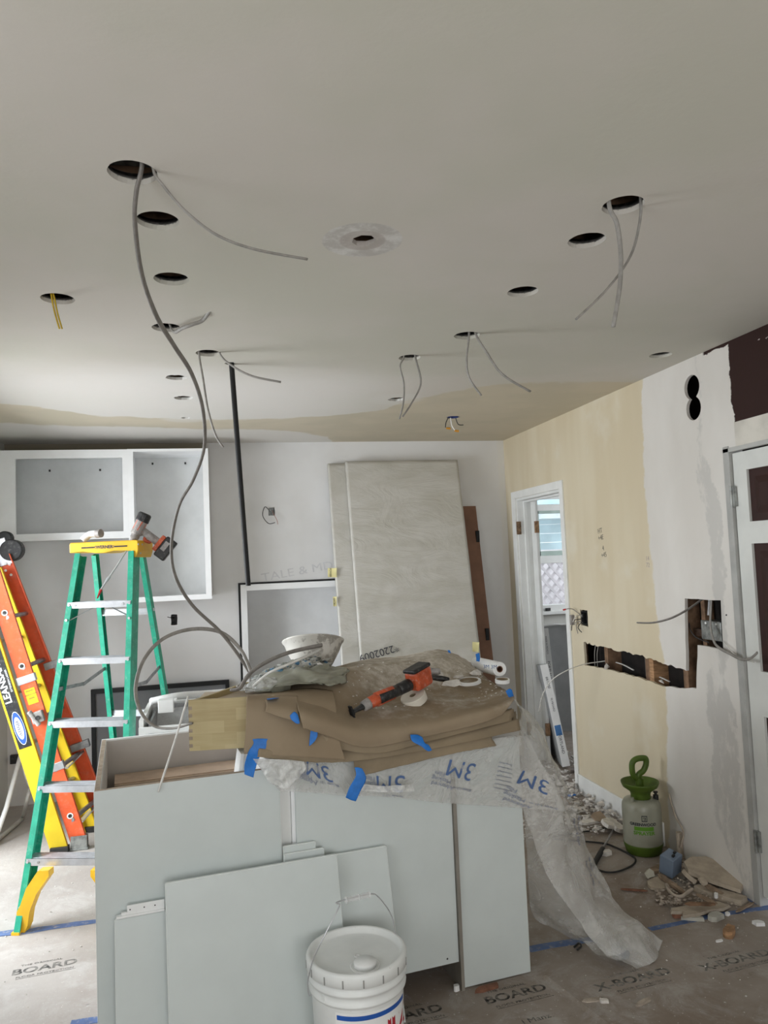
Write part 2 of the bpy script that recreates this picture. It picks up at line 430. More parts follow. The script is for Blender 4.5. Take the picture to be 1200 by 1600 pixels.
gd = t.math('ABSOLUTE', t.math('ADD', t.math('SUBTRACT', Y_, t.math('SUBTRACT', gb, .04)), t.math('MULTIPLY', nn, .14)))
gm = t.math('MULTIPLY', t.math('MULTIPLY', t.math('SUBTRACT', 1, t.step(t.math('SUBTRACT', gd, gw), -.006, .012)), t.step(t.noise(9, 6, .75, (1, 1, .45)), .38, .52)), .6)
v = t.mix(gm, v, (.47, .46, .44))
bn = t.math('MULTIPLY', t.math('SUBTRACT', t.noise(16, 3, .6, (1, .4, 1)), .5), .06)
br1 = t.math('MULTIPLY', t.math('SUBTRACT', 1, t.step(t.math('ADD', Y_, bn), 2.945, 2.952)), t.step(Z_, 2.128, 2.132))
tz = t.math('ADD', Z_, t.math('MULTIPLY', t.math('SUBTRACT', t.noise(26, 4, .7, (1, .5, 1)), .5), .06))
br2 = t.math('MULTIPLY', t.step(tz, 2.482, 2.487), t.math('SUBTRACT', 1, t.step(Y_, 3.12, 3.14)))
sc2 = t.math('MULTIPLY', t.step(t.noise(30, 3, .6, (1, .5, 1)), .70, .72), t.step(Z_, 2.43, 2.45))
v = t.mix(t.math('MAXIMUM', br1, br2), v, t.mix(sc2, (.024, .007, .005), (.45, .38, .36)))
t.col(v).bump(t.noise(22, 5, .6), .12); rwall_m = t.m
# back wall: fresh white, with a darker tan strip above the wall cabinets
t = NT('back_wall_paint', .65, spec=.3); X_, Y_, Z_ = t.xyz()
v = t.mix(t.step(t.noise(1.3, 4, .6), .35, .65), (.66, .655, .65), (.73, .73, .735))
v = t.mix(t.math('MULTIPLY', t.step(t.noise(6, 6, .7), .6, .75), .2), v, (.55, .54, .53))
v = t.mix(t.math('MULTIPLY', t.math('SUBTRACT', 1, t.step(t.math('ABSOLUTE', t.math('SUBTRACT', X_, 2.262)), .03, .06)), .4), v, (.68, .66, .60))
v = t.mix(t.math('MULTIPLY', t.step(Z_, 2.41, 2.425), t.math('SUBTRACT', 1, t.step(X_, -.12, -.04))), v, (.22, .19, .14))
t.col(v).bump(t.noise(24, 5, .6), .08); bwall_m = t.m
lwall_m = mat('left_wall_paint', (.62, .62, .59), .7, var=.05, scale=3)
# translucent plastics
def film(name, c, alpha, rough=.3, wr=8, vary=.25):
    t = NT(name, rough, spec=.6); t.col(c)
    a = t.math('ADD', alpha-vary/2, t.math('MULTIPLY', t.step(t.noise(wr, 5, .65, dist=1.2), .3, .75), vary), clamp=True)
    t.set(t.b.inputs['Alpha'], a); t.bump(t.noise(wr*1.2, 3, .5, dist=1.2), .3, .02); return t.m
film_m = film('masking_film', (.72, .72, .70), .34, .25, 6, .30)
film_crumple = film('crumpled_film', (.80, .81, .80), .50, .2, 22, .4)
clear_pl = film('clear_plastic', (.86, .87, .88), .45, .15, 20, .1)
t = NT('plastic_wrapped_white', .35, spec=.5)
t.col(t.mix(t.step(t.noise(3, 4, .6, (1, 1, 3)), .35, .65), (.49, .475, .43), (.55, .535, .50)))
wv = t.noise(2.2, 5, .6, (1.0, 1, 2.6), dist=2.2); t.bump(wv, .35, .03); wrap_m = t.m
t = NT('sprayer_tank', .35, spec=.5)
t.col(t.mix(t.step(t.noise(9, 3, .5), .3, .7), (.27, .27, .21), (.33, .33, .27))); tank_m = t.m
t = NT('bucket_plastic', .35, spec=.5)
v = t.mix(t.step(t.noise(9, 4, .6), .3, .7), (.74, .76, .755), (.80, .82, .81))
v = t.mix(t.math('MULTIPLY', t.step(t.noise(55, 5, .7), .66, .72), .6), v, (.34, .30, .28)); t.col(v); bucket_m = t.m
t = NT('bowl_plastic', .4, spec=.4)
X_, Y_, Z_ = t.xyz()
v = t.mix(t.math('MULTIPLY', t.step(t.math('ADD', t.noise(16, 6, .7), t.math('MULTIPLY', X_, .5)), .68, .76), .75), (.62, .60, .555), (.27, .25, .22))
t.col(v); bowl_m = t.m
t = NT('bag_stuff', .5, spec=.5)
v = t.mix(t.step(t.noise(30, 5, .7), .4, .6), (.50, .50, .47), (.12, .13, .11))
v = t.mix(t.step(t.noise(45, 3, .6), .60, .64), v, (.06, .16, .28)); t.col(v).bump(t.noise(40, 4, .7), .6, .02); litter_m = t.m
sky_glow = None
# ================================================================== THE SETTING
MX = Matrix(((0, 0, 1, 0), (1, 0, 0, 0), (0, 1, 0, 0), (0, 0, 0, 1)))          # (Y,z,thickness) -> room
MB = Matrix(((1, 0, 0, 0), (0, 0, -1, 0), (0, 1, 0, 0), (0, 0, 0, 1)))         # (X,z,-thickness) -> room
T = Matrix.Translation
def jag(poly, a=.004, step=.02):
    out = []
    for i, p in enumerate(poly):
        q = poly[(i+1) % len(poly)]; L = math.hypot(q[0]-p[0], q[1]-p[1]); k = max(1, int(L/step))
        for j in range(k):
            f = j/k; out.append((p[0]+(q[0]-p[0])*f+random.uniform(-a, a), p[1]+(q[1]-p[1])*f+random.uniform(-a, a)))
    return out
fl = obj('floor', bx(-1.9, 5.2, -2.3, 8.0, -.05, 0), floor_m); struct(fl)
# ---- ceiling with the holes cut for the recessed lights
CH = [(-.172, 1.776, .056), (-.135, 2.021, .055), (-.125, 2.436, .055), (-.174, 2.944, .054), (-.024, 3.291, .052), (-.181, 3.731, .050),
      (-.166, 4.188, .050), (-.18, 4.754, .026), (-.506, 2.656, .054), (1.078, 1.778, .055), (1.088, 2.002, .055), (1.066, 2.434, .054),
      (1.034, 2.955, .054), (.877, 3.309, .051), (1.024, 4.196, .05), (1.534, 4.739, .045), (2.083, 3.19, .052), (.073, 3.455, .024)]
rough_i = {5, 6, 7, 14, 15, 17}
holes = [circle(x, y, r, 30, .004 if i in rough_i else .0006) for i, (x, y, r) in enumerate(CH)]
holes.append(circle(.430, 2.08, .037, 8, .004, pi/8))
ce = holed('ceiling', [(-1.6, -2.1), (2.40, -2.1), (2.40, 5.85), (-1.6, 5.85)], holes, T((0, 0, 2.5)), .014, ceil_m); struct(ce)
bm = nb()
for x, y, r in CH[:5]+CH[8:14]+CH[16:17]:                    # cut edge of the board seen in each hole
    lathe(bm, [(r*1.0, 2.512), (r*1.01, 2.5135), (r*1.25, 2.535), (r*1.25, 2.512), (r, 2.512)], 26, T((x, y, 0)), cap=False)
struct(obj('trim_9', bm, mat('cut_gypsum', (.20, .19, .175), .9, var=.3, scale=60), smooth=True))
bm = nb(); box(bm, -1.6, 5.1, -2.2, 8.0, 2.70, 2.74)
struct(obj('trim_10', bm, wood_dark))                         # deck above the ceiling void
for k, y in enumerate((-1.6, -1.1, -.6, -.1, .4, .9, 1.35, 1.9, 2.22, 2.62, 3.12, 3.55, 4.02, 4.42, 4.9, 5.4)):
    struct(obj('trim_11', bx(-1.6, 2.27, y-.02, y+.02, 2.52, 2.70), wood_mid))
# ---- back wall
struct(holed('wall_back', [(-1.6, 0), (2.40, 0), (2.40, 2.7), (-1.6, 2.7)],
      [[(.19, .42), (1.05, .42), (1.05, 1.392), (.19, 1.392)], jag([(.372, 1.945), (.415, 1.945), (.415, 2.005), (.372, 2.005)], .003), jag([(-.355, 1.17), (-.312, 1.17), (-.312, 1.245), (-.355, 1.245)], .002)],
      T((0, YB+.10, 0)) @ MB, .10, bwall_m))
struct(obj('trim_12', bx(.3, .5, YB+.101, YB+.12, 1.9, 2.06), black_flat)); struct(obj('trim_12', bx(-.42, -.26, YB+.101, YB+.12, 1.1, 1.3), black_flat))
# ---- left wall with the patio opening and a side window, front wall with a window (all outside the picture)
struct(holed('wall_left', [(-2.1, 0), (3.25, 0), (3.25, 2.06), (4.85, 2.06), (4.85, 0), (5.83, 0), (5.83, 2.7), (-2.1, 2.7)],
      [[(.2, .9), (1.6, .9), (1.6, 2.05), (.2, 2.05)]], T((XL-.10, 0, 0)) @ MX, .10, lwall_m))
for (y0, y1, z0, z1) in ((3.25, 4.85, .02, 2.06), (.2, 1.6, .9, 2.05)):
    bm = nb()
    for a in ((y0, y0+.05, z0, z1), (y1-.05, y1, z0, z1), (y0, y1, z1-.05, z1), (y0, y1, z0, z0+.04), ((y0+y1)/2-.03, (y0+y1)/2+.03, z0, z1)):
        box(bm, XL-.08, XL-.03, *a)
    struct(obj('trim_4', bm, white_paint))
struct(holed('wall_front', [(-1.56, 0), (2.40, 0), (2.40, 2.7), (-1.56, 2.7)], [[(-.9, .55), (1.3, .55), (1.3, 2.05), (-.9, 2.05)]], T((0, YF, 0)) @ MB, .10, lwall_m))
# ---- right wall, cut open for the wiring
ARC = lambda c, r, a0, a1, n=18: [(c[0]+r*cos(radians(a0+(a1-a0)*i/n)), c[1]+r*sin(radians(a0+(a1-a0)*i/n))) for i in range(n+1)]
fig8 = ARC((3.235, 2.357), .060, -90+30, 270-30)+ARC((3.232, 2.252), .058, 90+30, 450-30)
big = jag([(4.525, .999), (4.332, .991), (3.858, .990), (3.612, .972), (3.434, .962)], .005, .025)[:-8] + \
      [(3.434, .962), (3.405, 1.325), (3.126, 1.328), (3.132, 1.10), (3.325, 1.101), (3.359, .885)] + \
      jag([(3.359, .885), (3.625, .854), (3.973, .865), (4.268, .862), (4.526, .849)], .004, .03)[:-8]
def jl(pts, a, step):
    out = []
    for p, q in zip(pts, pts[1:]):
        L = math.hypot(q[0]-p[0], q[1]-p[1]); k = max(1, int(L/step))
        for j in range(k):
            f = j/k; s = a if j else 0
            out.append((p[0]+(q[0]-p[0])*f+random.uniform(-s, s), p[1]+(q[1]-p[1])*f+random.uniform(-s, s)))
    return out
big = jl([(4.525, .999), (4.332, .991), (3.858, .990), (3.612, .972), (3.434, .962)], .007, .022) + \
      jl([(3.434, .962), (3.405, 1.325), (3.126, 1.328), (3.132, 1.10), (3.325, 1.101), (3.359, .885)], .002, .05) + \
      jl([(3.359, .885), (3.625, .854), (3.973, .865), (4.268, .862), (4.526, .849), (4.525, .999)], .004, .03)
swb = jl([(4.55, 1.105), (4.45, 1.10), (4.45, 1.205), (4.55, 1.205), (4.55, 1.105)], .003, .02)
struct(holed('wall_right', [(-2.1, 0), (2.20, 0), (2.20, 2.005), (3.0, 2.005), (3.0, 0), (4.74, 0), (4.74, 2.01), (5.53, 2.01), (5.53, 0), (8.0, 0), (8.0, 2.7), (-2.1, 2.7)],
      [fig8, big, swb], T((XR, 0, 0)) @ MX, .016, rwall_m))
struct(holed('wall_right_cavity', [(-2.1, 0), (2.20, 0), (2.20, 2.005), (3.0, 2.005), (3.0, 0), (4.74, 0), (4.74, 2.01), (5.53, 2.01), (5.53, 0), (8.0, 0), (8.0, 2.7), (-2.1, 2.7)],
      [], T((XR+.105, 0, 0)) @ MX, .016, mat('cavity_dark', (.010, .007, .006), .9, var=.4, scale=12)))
for y in (4.70, 4.27, 3.815, 3.462, 5.57):
    struct(obj('trim_13', bx(XR+.016, XR+.105, y-.02, y+.02, 0, 2.69), wood_mid))
struct(obj('trim_13', bx(XR+.016, XR+.105, 3.755, 3.795, 0, 2.69), wood_raw))
for z in (.0, 2.1):
    struct(obj('trim_14', bx(XR+.02, XR+.1, 4.75, 5.55, 2.02, 2.06), wood_mid))
struct(obj('trim_14', bx(XR+.05, XR+.1, 3.322, 3.352, 0, 1.8), wood_mid)); struct(obj('trim_14', bx(XR+.06, XR+.1, 3.3525, 3.441, 1.135, 1.17), wood_dark))
# baseboard right
struct(obj('baseboard_right', bx(XR-.012, XR, 3.72, 4.70, 0, .125), white_paint, bevel=.003))
# doorway casing and jambs
def framepart(n, *a, m=white_paint, bv=.002): return struct(obj(n, bx(*a), m, bevel=bv))
framepart('trim_1', XR-.012, XR, 5.53, 5.60, 0, 2.065); framepart('trim_1', XR-.012, XR, 4.69, 4.74, 0, 2.065); framepart('trim_1', XR-.012, XR, 4.74, 5.53, 2.01, 2.065)
framepart('trim_2', XR, XR+.121, 5.51, 5.53, 0, 2.01); framepart('trim_2', XR, XR+.121, 4.74, 4.755, 0, 2.01); framepart('trim_2', XR, XR+.121, 4.755, 5.51, 1.99, 2.01)
framepart('trim_3', XR+.05, XR+.075, 5.495, 5.51, 0, 1.99); framepart('trim_3', XR+.05, XR+.075, 4.755, 5.495, 1.975, 1.99)
framepart('trim_3', XR+.109, XR+.130, 5.42, 5.51, 0, 2.0)
for z in (.25, 1.78):
    struct(obj('trim_5', bx(XR-.014, XR+.02, 5.50, 5.512, z-.05, z+.05), mat('mortise_wood', (.22, .14, .08), .8, var=.4, scale=40)))
    struct(obj('trim_5', bx(XR+.095, XR+.125, 5.40, 5.422, z-.045, z+.045), mat('mortise_wood2', (.30, .18, .10), .8, var=.3, scale=40)))
# ---- front door on the right wall
framepart('trim_6', XR-.004, XR+.07, 2.995, 3.035, 0, 2.03, m=mat('jamb_grey', (.40, .40, .385), .6, var=.08))
framepart('trim_6', XR-.003, XR, 2.16, 2.945, 2.02, 2.13, m=mat('header_paint', (.62, .59, .53), .6))
framepart('trim_6', XR-.004, XR+.02, 2.2, 3.035, 2.002, 2.022, m=mat('jamb_grey2', (.45, .45, .43), .6)); framepart('trim_6', XR-.004, XR+.07, 2.16, 2.2, 0, 2.02)
door = thing('door_2', (XR, 2.6, .03), 'white panelled door with dark brown recessed panels, closed at the right', 'door'); del door['category']; del door['label']; door['kind'] = 'structure'
dm = mat('door_white', (.66, .67, .645), .4, var=.05, scale=4)
rows = [(.20, .835), (1.03, 1.585), (1.682, 1.912)]; cols_ = [(2.905, 2.655), (2.555, 2.305)]
dh = [[(a, z0), (b, z0), (b, z1), (a, z1)] for a, b in cols_ for z0, z1 in rows]
holed('door_frame', [(2.205, .045), (2.99, .045), (2.99, 1.995), (2.205, 1.995)], dh, T((XR+.012, 0, 0)) @ MX, .04, dm, door)
for a, b in cols_:
    for z0, z1 in rows:
        bm = nb(); box(bm, XR+.024, XR+.046, b, a, z0, z1)
        p = [(XR+.024, b+.035, z0+.035), (XR+.024, a-.035, z0+.035), (XR+.024, a-.035, z1-.035), (XR+.024, b+.035, z1-.035)]
        q = [(XR+.016, b+.065, z0+.065), (XR+.016, a-.065, z0+.065), (XR+.016, a-.065, z1-.065), (XR+.016, b+.065, z1-.065)]
        P = [bm.verts.new(v) for v in p]; Q = [bm.verts.new(v) for v in q]
        for i in range(4): bm.faces.new((P[i], P[(i+1) % 4], Q[(i+1) % 4], Q[i]))
        bm.faces.new(Q)
        obj('panel', bm, brown_paint, door)
for z in (1.80, .28):
    bm = nb(); cyl(bm, (XR-.006, 2.993, z-.05), (XR-.006, 2.993, z+.05), .006); box(bm, XR-.0045, XR+.010, 2.975, 3.002, z-.045, z+.045)
    obj('hinge', bm, galv, door)
# ---- the far room behind the doorway
WX0, WX1 = at(833, 870, 7.6).x, at(833, 870, 7.6).x+.80
WZ0, WZ1 = at(865, 952, 7.6).z, at(855, 777, 7.6).z
struct(holed('wall_far', [(2.2, 0), (5.2, 0), (5.2, 2.7), (2.2, 2.7)], [[(WX0, WZ0), (WX1, WZ0), (WX1, WZ1), (WX0, WZ1)]], T((0, 7.7, 0)) @ MB, .10, lwall_m))
struct(holed('wall_far_right', [(5.8-1.2, 0), (8.0, 0), (8.0, 2.7), (4.6, 2.7)], [[(5.8, 1.0), (7.0, 1.0), (7.0, 2.2), (5.8, 2.2)]], T((4.55, 0, 0)) @ MX, .10, lwall_m))
struct(obj('wall_far_front', bx(2.4, 4.6, 4.3, 4.4, 0, 2.7), lwall_m))
struct(obj('ceiling_far', bx(2.4, 4.65, 4.3, 7.8, 2.5, 2.52), white_paint))
win = thing('window_1', (WX0, 7.6, WZ0), '-', '-'); del win['label']; del win['category']; win['kind'] = 'structure'
ZM0, ZM1, ZT0, ZT1 = at(860, 880, 7.6).z, at(860, 868, 7.6).z, at(860, 798, 7.6).z, at(860, 788, 7.6).z
bm = nb()
for a in ((WX0-.01, WX0+.05, WZ0, WZ1), (WX1-.05, WX1, WZ0, WZ1), (WX0, WX1, WZ0-.02, WZ0+.05), (WX0, WX1, ZM0, ZM1), (WX0, WX1, ZT0, ZT1), (WX0, WX1, WZ1-.02, WZ1+.02)):
    box(bm, a[0], a[1], 7.58, 7.66, a[2], a[3])
obj('window_frame', bm, white_paint, win, bevel=.004)
bm = nb()
for a in ((WX0+.05, WX0+.09, ZM1, ZT0), (WX1-.09, WX1-.05, ZM1, ZT0), (WX0+.05, WX1-.05, ZM1, ZM1+.05), (WX0+.05, WX1-.05, ZT0-.03, ZT0)):
    box(bm, a[0], a[1], 7.60, 7.64, a[2], a[3])
obj('sash', bm, mat('sash_green', (.45, .56, .52), .5), win)
gl = NT('window_glass', .05, spec=.5); gl.col((.9, .97, 1)); gl.b.inputs['Alpha'].default_value = .12
obj('pane', bx(WX0+.04, WX1-.04, 7.615, 7.62, ZM1, ZT0), gl.m, win); obj('pane', bx(WX0+.04, WX1-.04, 7.625, 7.63, WZ0+.04, ZM0), gl.m, win)
struct(obj('trim_7', bx(WX0-.06, WX1+.06, 7.53, 7.60, WZ0-.05, WZ0-.015), white_paint, bevel=.004))
o = obj('latch', bx(WX0+.10, WX0+.15, 7.56, 7.60, WZ0-.012, WZ0+.02), black_p, win)
# outside the far window: lattice fence, neighbour's siding
lat = nb(); lw = mat('lattice_white', (.62, .57, .60), .7)
for k in range(-16, 17):
    for sgn in (-1, 1):
        Xm = T((WX0+.9+k*.14, 9.6+.012*sgn, 1.0)) @ Matrix.Rotation(radians(42)*sgn, 4, 'Y')
        box(lat, -.018, .018, -.006, .006, -.72, .72, Xm)
fe = thing('lattice_fence', (WX0+.9, 9.6, 0), 'white diagonal lattice fence outside the far window', 'fence')
obj('lattice', lat, lw, fe)
bm = nb(); box(bm, WX0-1.2, WX0+3.2, 9.56, 9.64, 1.45, 1.56); box(bm, WX0-1.2, WX0+3.2, 9.56, 9.64, .0, .42); obj('rail', bm, lw, fe)
nh = thing('neighbouring_house', (5, 12.5, 0), 'pale blue sided house seen through the upper sash of the far window', 'house')
bm = nb()
for k in range(26): box(bm, 1, 9.5, 12.5-.02*(k % 2)*0, 12.62, k*.16, k*.16+.152, Matrix.Translation((0, 0, 0)))
obj('siding', bm, mat('blue_siding', (.55, .74, .80), .7, var=.12, scale=2), nh)
bm = nb(); prism(bm, [(1, 2.15), (9.5, 2.15), (9.5, 2.28), (1, 2.28)], -.6, T((0, 12.5, 0))); obj('awning', bm, mat('awning_white', (.72, .82, .86), .6), nh)
obj('backing_wall', bx(WX0-1.2, WX0+3.2, 10.4, 10.5, 0, 1.62), mat('pale_fence_wall', (.85, .82, .84), .8), fe)
gr = obj('ground', bx(-8, 14, 8.0, 16, -.3, -.2), mat('ground_grey', (.35, .34, .32), .9)); gr['kind'] = 'structure'

# ================================================================== CABLES AND CEILING FITTINGS
def cable(name, pts, w, label, cat='cable', m=None, group=None, flat=.55, seg=8, n=6, twist=0, tip=None):
    """pts: (px, py, Y) read off the photograph at the depth where the cable hangs"""
    P = [at(*p) if not isinstance(p, Vector) else p for p in pts]
    w *= 1.5; bm = nb(); sweep(bm, P, w, w*flat, seg, n, twist=twist)
    o = obj(name, bm, m or cable_m, smooth=True)
    tag(o, label, cat, group); return o
up = lambda i, dx=0, dy=0: Vector((CH[i][0]+dx, CH[i][1]+dy, 2.60))
cable('electrical_cable', [up(0, .02, -.03), (222, 256, 1.76), (213, 300, 1.80), (211, 350, 1.87), (222, 430, 2.03), (245, 495, 2.2), (272, 540, 2.36), (300, 585, 2.5), (317, 640, 2.6), (319, 700, 2.72), (302, 750, 2.8),
      (280, 790, 2.87), (268, 850, 2.95), (274, 900, 3.0), (300, 945, 3.05), (342, 985, 3.1), (370, 1020, 3.12), (391, 1052, 3.12)], .0065,
      'long grey flat cable hanging from the nearest left ceiling hole down to the cluttered island', m=cable_d, twist=5)
cable('electrical_cable', [up(0, .05, -.03), (239, 262, 1.755), (255, 290, 1.76), (290, 330, 1.78), (340, 368, 1.80), (400, 390, 1.82), (480, 405, 1.85)], .0042,
      'stiff grey cable curving right out of the nearest left ceiling hole', m=cable_m)
cable('electrical_cable', [Vector((-.168, 2.935, 2.60)), Vector((-.162, 2.930, 2.515)), Vector((-.145, 2.915, 2.475)), (284, 513, 2.86), (300, 507, 2.82), (317, 500, 2.80), (331, 479, 2.72)], .0048, 'short grey cable curling up right from the fourth left ceiling hole')
cable('electrical_cable', [up(4, -.03, 0), (311, 552, 3.27), (317, 590, 3.27), (325, 640, 3.28), (337, 680, 3.29), (349, 699, 3.30)], .0055, 'grey cable hanging down left from the ceiling hole beside the black pole')
cable('electrical_cable', [up(4, .035, 0), (344, 553, 3.27), (365, 573, 3.25), (395, 588, 3.22), (439, 597, 3.2)], .0045, 'thin grey cable curving right from the ceiling hole beside the black pole')
cable('electrical_cable', [up(9, .05, 0), (1001, 312, 1.775), (999, 350, 1.79), (985, 400, 1.81), (950, 450, 1.83), (900, 499, 1.85)], .0036, 'grey cable from the nearest right ceiling hole, swinging down to the left', m=cable_m)
cable('electrical_cable', [up(9, -.04, 0), (952, 322, 1.77), (964, 350, 1.78), (970, 400, 1.79), (968, 450, 1.80), (958, 511, 1.82)], .0055, 'grey cable from the nearest right ceiling hole, hanging nearly straight down', m=cable_m)
cable('electrical_cable', [up(12, 0, 0), (733, 521, 2.93), (729, 560, 2.93), (733, 590, 2.94), (752, 618, 2.95)], .0050, 'grey cable hanging down left of the pair in the middle right ceiling hole')
cable('electrical_cable', [up(12, .03, 0), (743, 521, 2.93), (760, 550, 2.92), (785, 585, 2.90), (829, 612, 2.9)], .0046, 'grey cable slanting right of the pair in the middle right ceiling hole')
cable('electrical_cable', [up(13, -.03, 0), (631, 557, 3.28), (625, 572, 3.28), (631, 600, 3.29), (630, 630, 3.3), (624, 655, 3.31)], .0048, 'left strand of the cable loop hanging from the farther right ceiling hole', m=cable_m)
cable('electrical_cable', [up(13, .02, 0), (649, 558, 3.28), (657, 590, 3.28), (655, 608, 3.29), (640, 635, 3.3), (629, 651, 3.32)], .0048, 'right strand of the cable loop hanging from the farther right ceiling hole', m=cable_m)
# yellow cable pair
for k, dx in enumerate((0, 4)):
    cable('electrical_cable', [up(8, -.03, 0), (81+dx, 466, 2.64), (86+dx, 490, 2.65), (93+dx*1.0, 514, 2.66)], .0035, ('left' if k == 0 else 'right')+' of two yellow cables dangling from the far left ceiling hole', m=yel_cable)
# ceiling junction box with three short wires
jb = thing('ceiling_junction_box', (1.534, 4.739, 2.5), 'blue electrical box in the ceiling near the cream corner, wires dangling', 'junction box')
bm = nb(); lathe(bm, [(.034, 2.499), (.038, 2.499), (.038, 2.54), (.034, 2.54), (.034, 2.499)], 20, T((1.534, 4.739, 0)), cap=False); obj('box', bm, mat('blue_box', (.02, .04, .16), .5), jb)
for c, pts, m in (('w', [(701, 652, 4.74), (697, 660, 4.74), (696, 668, 4.74)], black_p), ('w', [(704, 653, 4.72), (706, 665, 4.7), (711, 673, 4.7)], white_pl), ('w', [(712, 653, 4.74), (716, 663, 4.74), (724, 664, 4.74)], black_p)):
    bm = nb(); sweep(bm, [at(*p) for p in pts], .003, seg=6); obj('wire', bm, m, jb)
for p in ((699, 669, 4.74), (712, 673, 4.7)):
    q = at(*p); bm = nb(); cyl(bm, q-Vector((.008, 0, 0)), q+Vector((.02, 0, -.003)), .006, .008); obj('wire_nut', bm, mat('wire_nut_orange', (.6, .28, .03), .5), jb)
# clutter seen inside the nearest hole
bm = nb(); box(bm, -.24, -.10, 1.80, 1.86, 2.56, 2.62); box(bm, -.22, -.17, 1.74, 1.80, 2.55, 2.58); jbx = obj('joist_bracket', bm, galv)
tag(jbx, 'metal bracket inside the nearest left ceiling hole', 'bracket'); jbx['kind'] = 'structure'; del jbx['label']; del jbx['category']; jbx.name = 'trim_15'
jr = obj('outlet_box_rim', bx(0, 0, 0, 0, 0, 0), galv); bpy.data.objects.remove(jr)
# black pole
p1, p0 = Vector((.073, 3.455, 2.60)), at(388, 915, 3.55)
bm = nb(); cyl(bm, p0, p1, .0118, seg=20)
pole = obj('black_pole', bm, black_flat, smooth=False); tag(pole, 'thin black metal pole hanging from a ragged hole in the ceiling', 'pole')
# ================================================================== BACK WALL
def chan(bm, p0, p1, ax, ay, w, d, t=.004, side=1):
    """open C section from p0 to p1; web in the plane of ay, flanges pointing along ax*side"""
    p0 = Vector(p0); p1 = Vector(p1); L = (p1-p0).length; z = (p1-p0).normalized()
    ay = Vector(ay); ay = (ay - z*ay.dot(z)).normalized(); ax = ay.cross(z).normalized()*(1 if Vector(ax).dot(ay.cross(z)) > 0 else -1)
    m = Matrix((ax, ay, z)).transposed().to_4x4(); m.translation = p0
    s = side
    prof = [(0, -d/2), (w*s, -d/2), (w*s, -d/2+t), (t*s, -d/2+t), (t*s, d/2-t), (w*s, d/2-t), (w*s, d/2), (0, d/2)]
    A = [bm.verts.new(m @ Vector((x, y, 0))) for x, y in prof]; B = [bm.verts.new(m @ Vector((x, y, L))) for x, y in prof]
    bm.faces.new(A); bm.faces.new(B[::-1])
    for i in range(8): bm.faces.new((A[i], B[i], B[(i+1) % 8], A[(i+1) % 8]))
    return bm
def cabinet_open(name, px0, px1, pt, pb, ipx0, ipx1, ipt, ipb, Yf, label, depth=.33):
    x0, x1 = at(px0, (pt+pb)/2, Yf).x, at(px1, (pt+pb)/2, Yf).x; z1, z0 = at((px0+px1)/2, pt, Yf).z, at((px0+px1)/2, pb, Yf).z
    a0, a1 = at(ipx0, (ipt+ipb)/2, Yf).x, at(ipx1, (ipt+ipb)/2, Yf).x; c1, c0 = at((px0+px1)/2, ipt, Yf).z, at((px0+px1)/2, ipb, Yf).z
    r = thing(name, ((x0+x1)/2, Yf+depth/2, z0), label, 'cabinet', None)
    holed('face_frame', [(x0, z0), (x1, z0), (x1, z1), (x0, z1)], [[(a0, c0), (a1, c0), (a1, c1), (a0, c1)]], T((0, Yf+.02, 0)) @ MB, .02, cab_white, r)
    t = .018; bm = nb()
    box(bm, x0, x0+t, Yf+.02, Yf+depth-.006, z0+.01, z1); box(bm, x1-t, x1, Yf+.02, Yf+depth-.006, z0+.01, z1)
    box(bm, x0+t, x1-t, Yf+.02, Yf+depth-.006, z1-t, z1); box(bm, x0+t, x1-t, Yf+.02, Yf+depth-.006, z0+.01, z0+.01+t)
    obj('carcass', bm, cab_white, r)
    obj('back_panel', bx(x0, x1, Yf+depth-.006, Yf+depth, z0+.01, z1), mat('cabinet_back', (.62, .63, .63), .5, var=.03), r)
    bm = nb()
    for k in range(2):
        xx = a0+(a1-a0)*(.22+.5*k); box(bm, xx-.006, xx+.006, Yf+depth-.012, Yf+depth-.006, c1-.05, c1-.035)
    obj('screw', bm, black_p, r); return r, (x0, x1, z0, z1)
cabinet_open('wall_cabinet', -12, 200, 703, 844, 24, 192, 716, 833, 5.39, 'low wide open white wall cabinet, left one above the ladders')
cabinet_open('wall_cabinet', 201, 328, 701, 939, 210, 319, 705, 931, 5.39, 'tall open white wall cabinet, right one behind the hanging cable')
# framed niche
nx0, nx1, nz0, nz1 = .19, 1.05, .42, 1.392
ni = thing('niche_frame', ((nx0+nx1)/2, YB, nz0), 'white niche frame with a thin black outline, left of the wrapped panels', 'frame')
bm = nb(); f0, f1 = nx0-.045, nz1+.045
box(bm, f0, nx0, YB-.022, YB, nz0-.05, f1); box(bm, nx0, nx1+.05, YB-.022, YB, nz1, f1); box(bm, nx1, nx1+.05, YB-.022, YB, nz0-.05, nz1); box(bm, nx0, nx1, YB-.022, YB, nz0-.05, nz0)
obj('white_trim', bm, cab_white, ni)
bm = nb(); box(bm, f0-.016, f0, YB-.016, YB, nz0-.06, f1+.014); box(bm, f0, nx1+.06, YB-.016, YB, f1, f1+.014)
obj('black_edge', bm, black_flat, ni)
bm = nb(); d = .26
box(bm, nx0-.01, nx0, YB, YB+d, nz0, nz1); box(bm, nx1, nx1+.01, YB, YB+d, nz0, nz1); box(bm, nx0-.01, nx1+.01, YB, YB+d, nz1, nz1+.01)
box(bm, nx0-.01, nx1+.01, YB, YB+d, nz0-.01, nz0); box(bm, nx0-.01, nx1+.01, YB+d, YB+d+.01, nz0-.01, nz1+.01)
obj('niche_lining', bm, cab_white, ni)
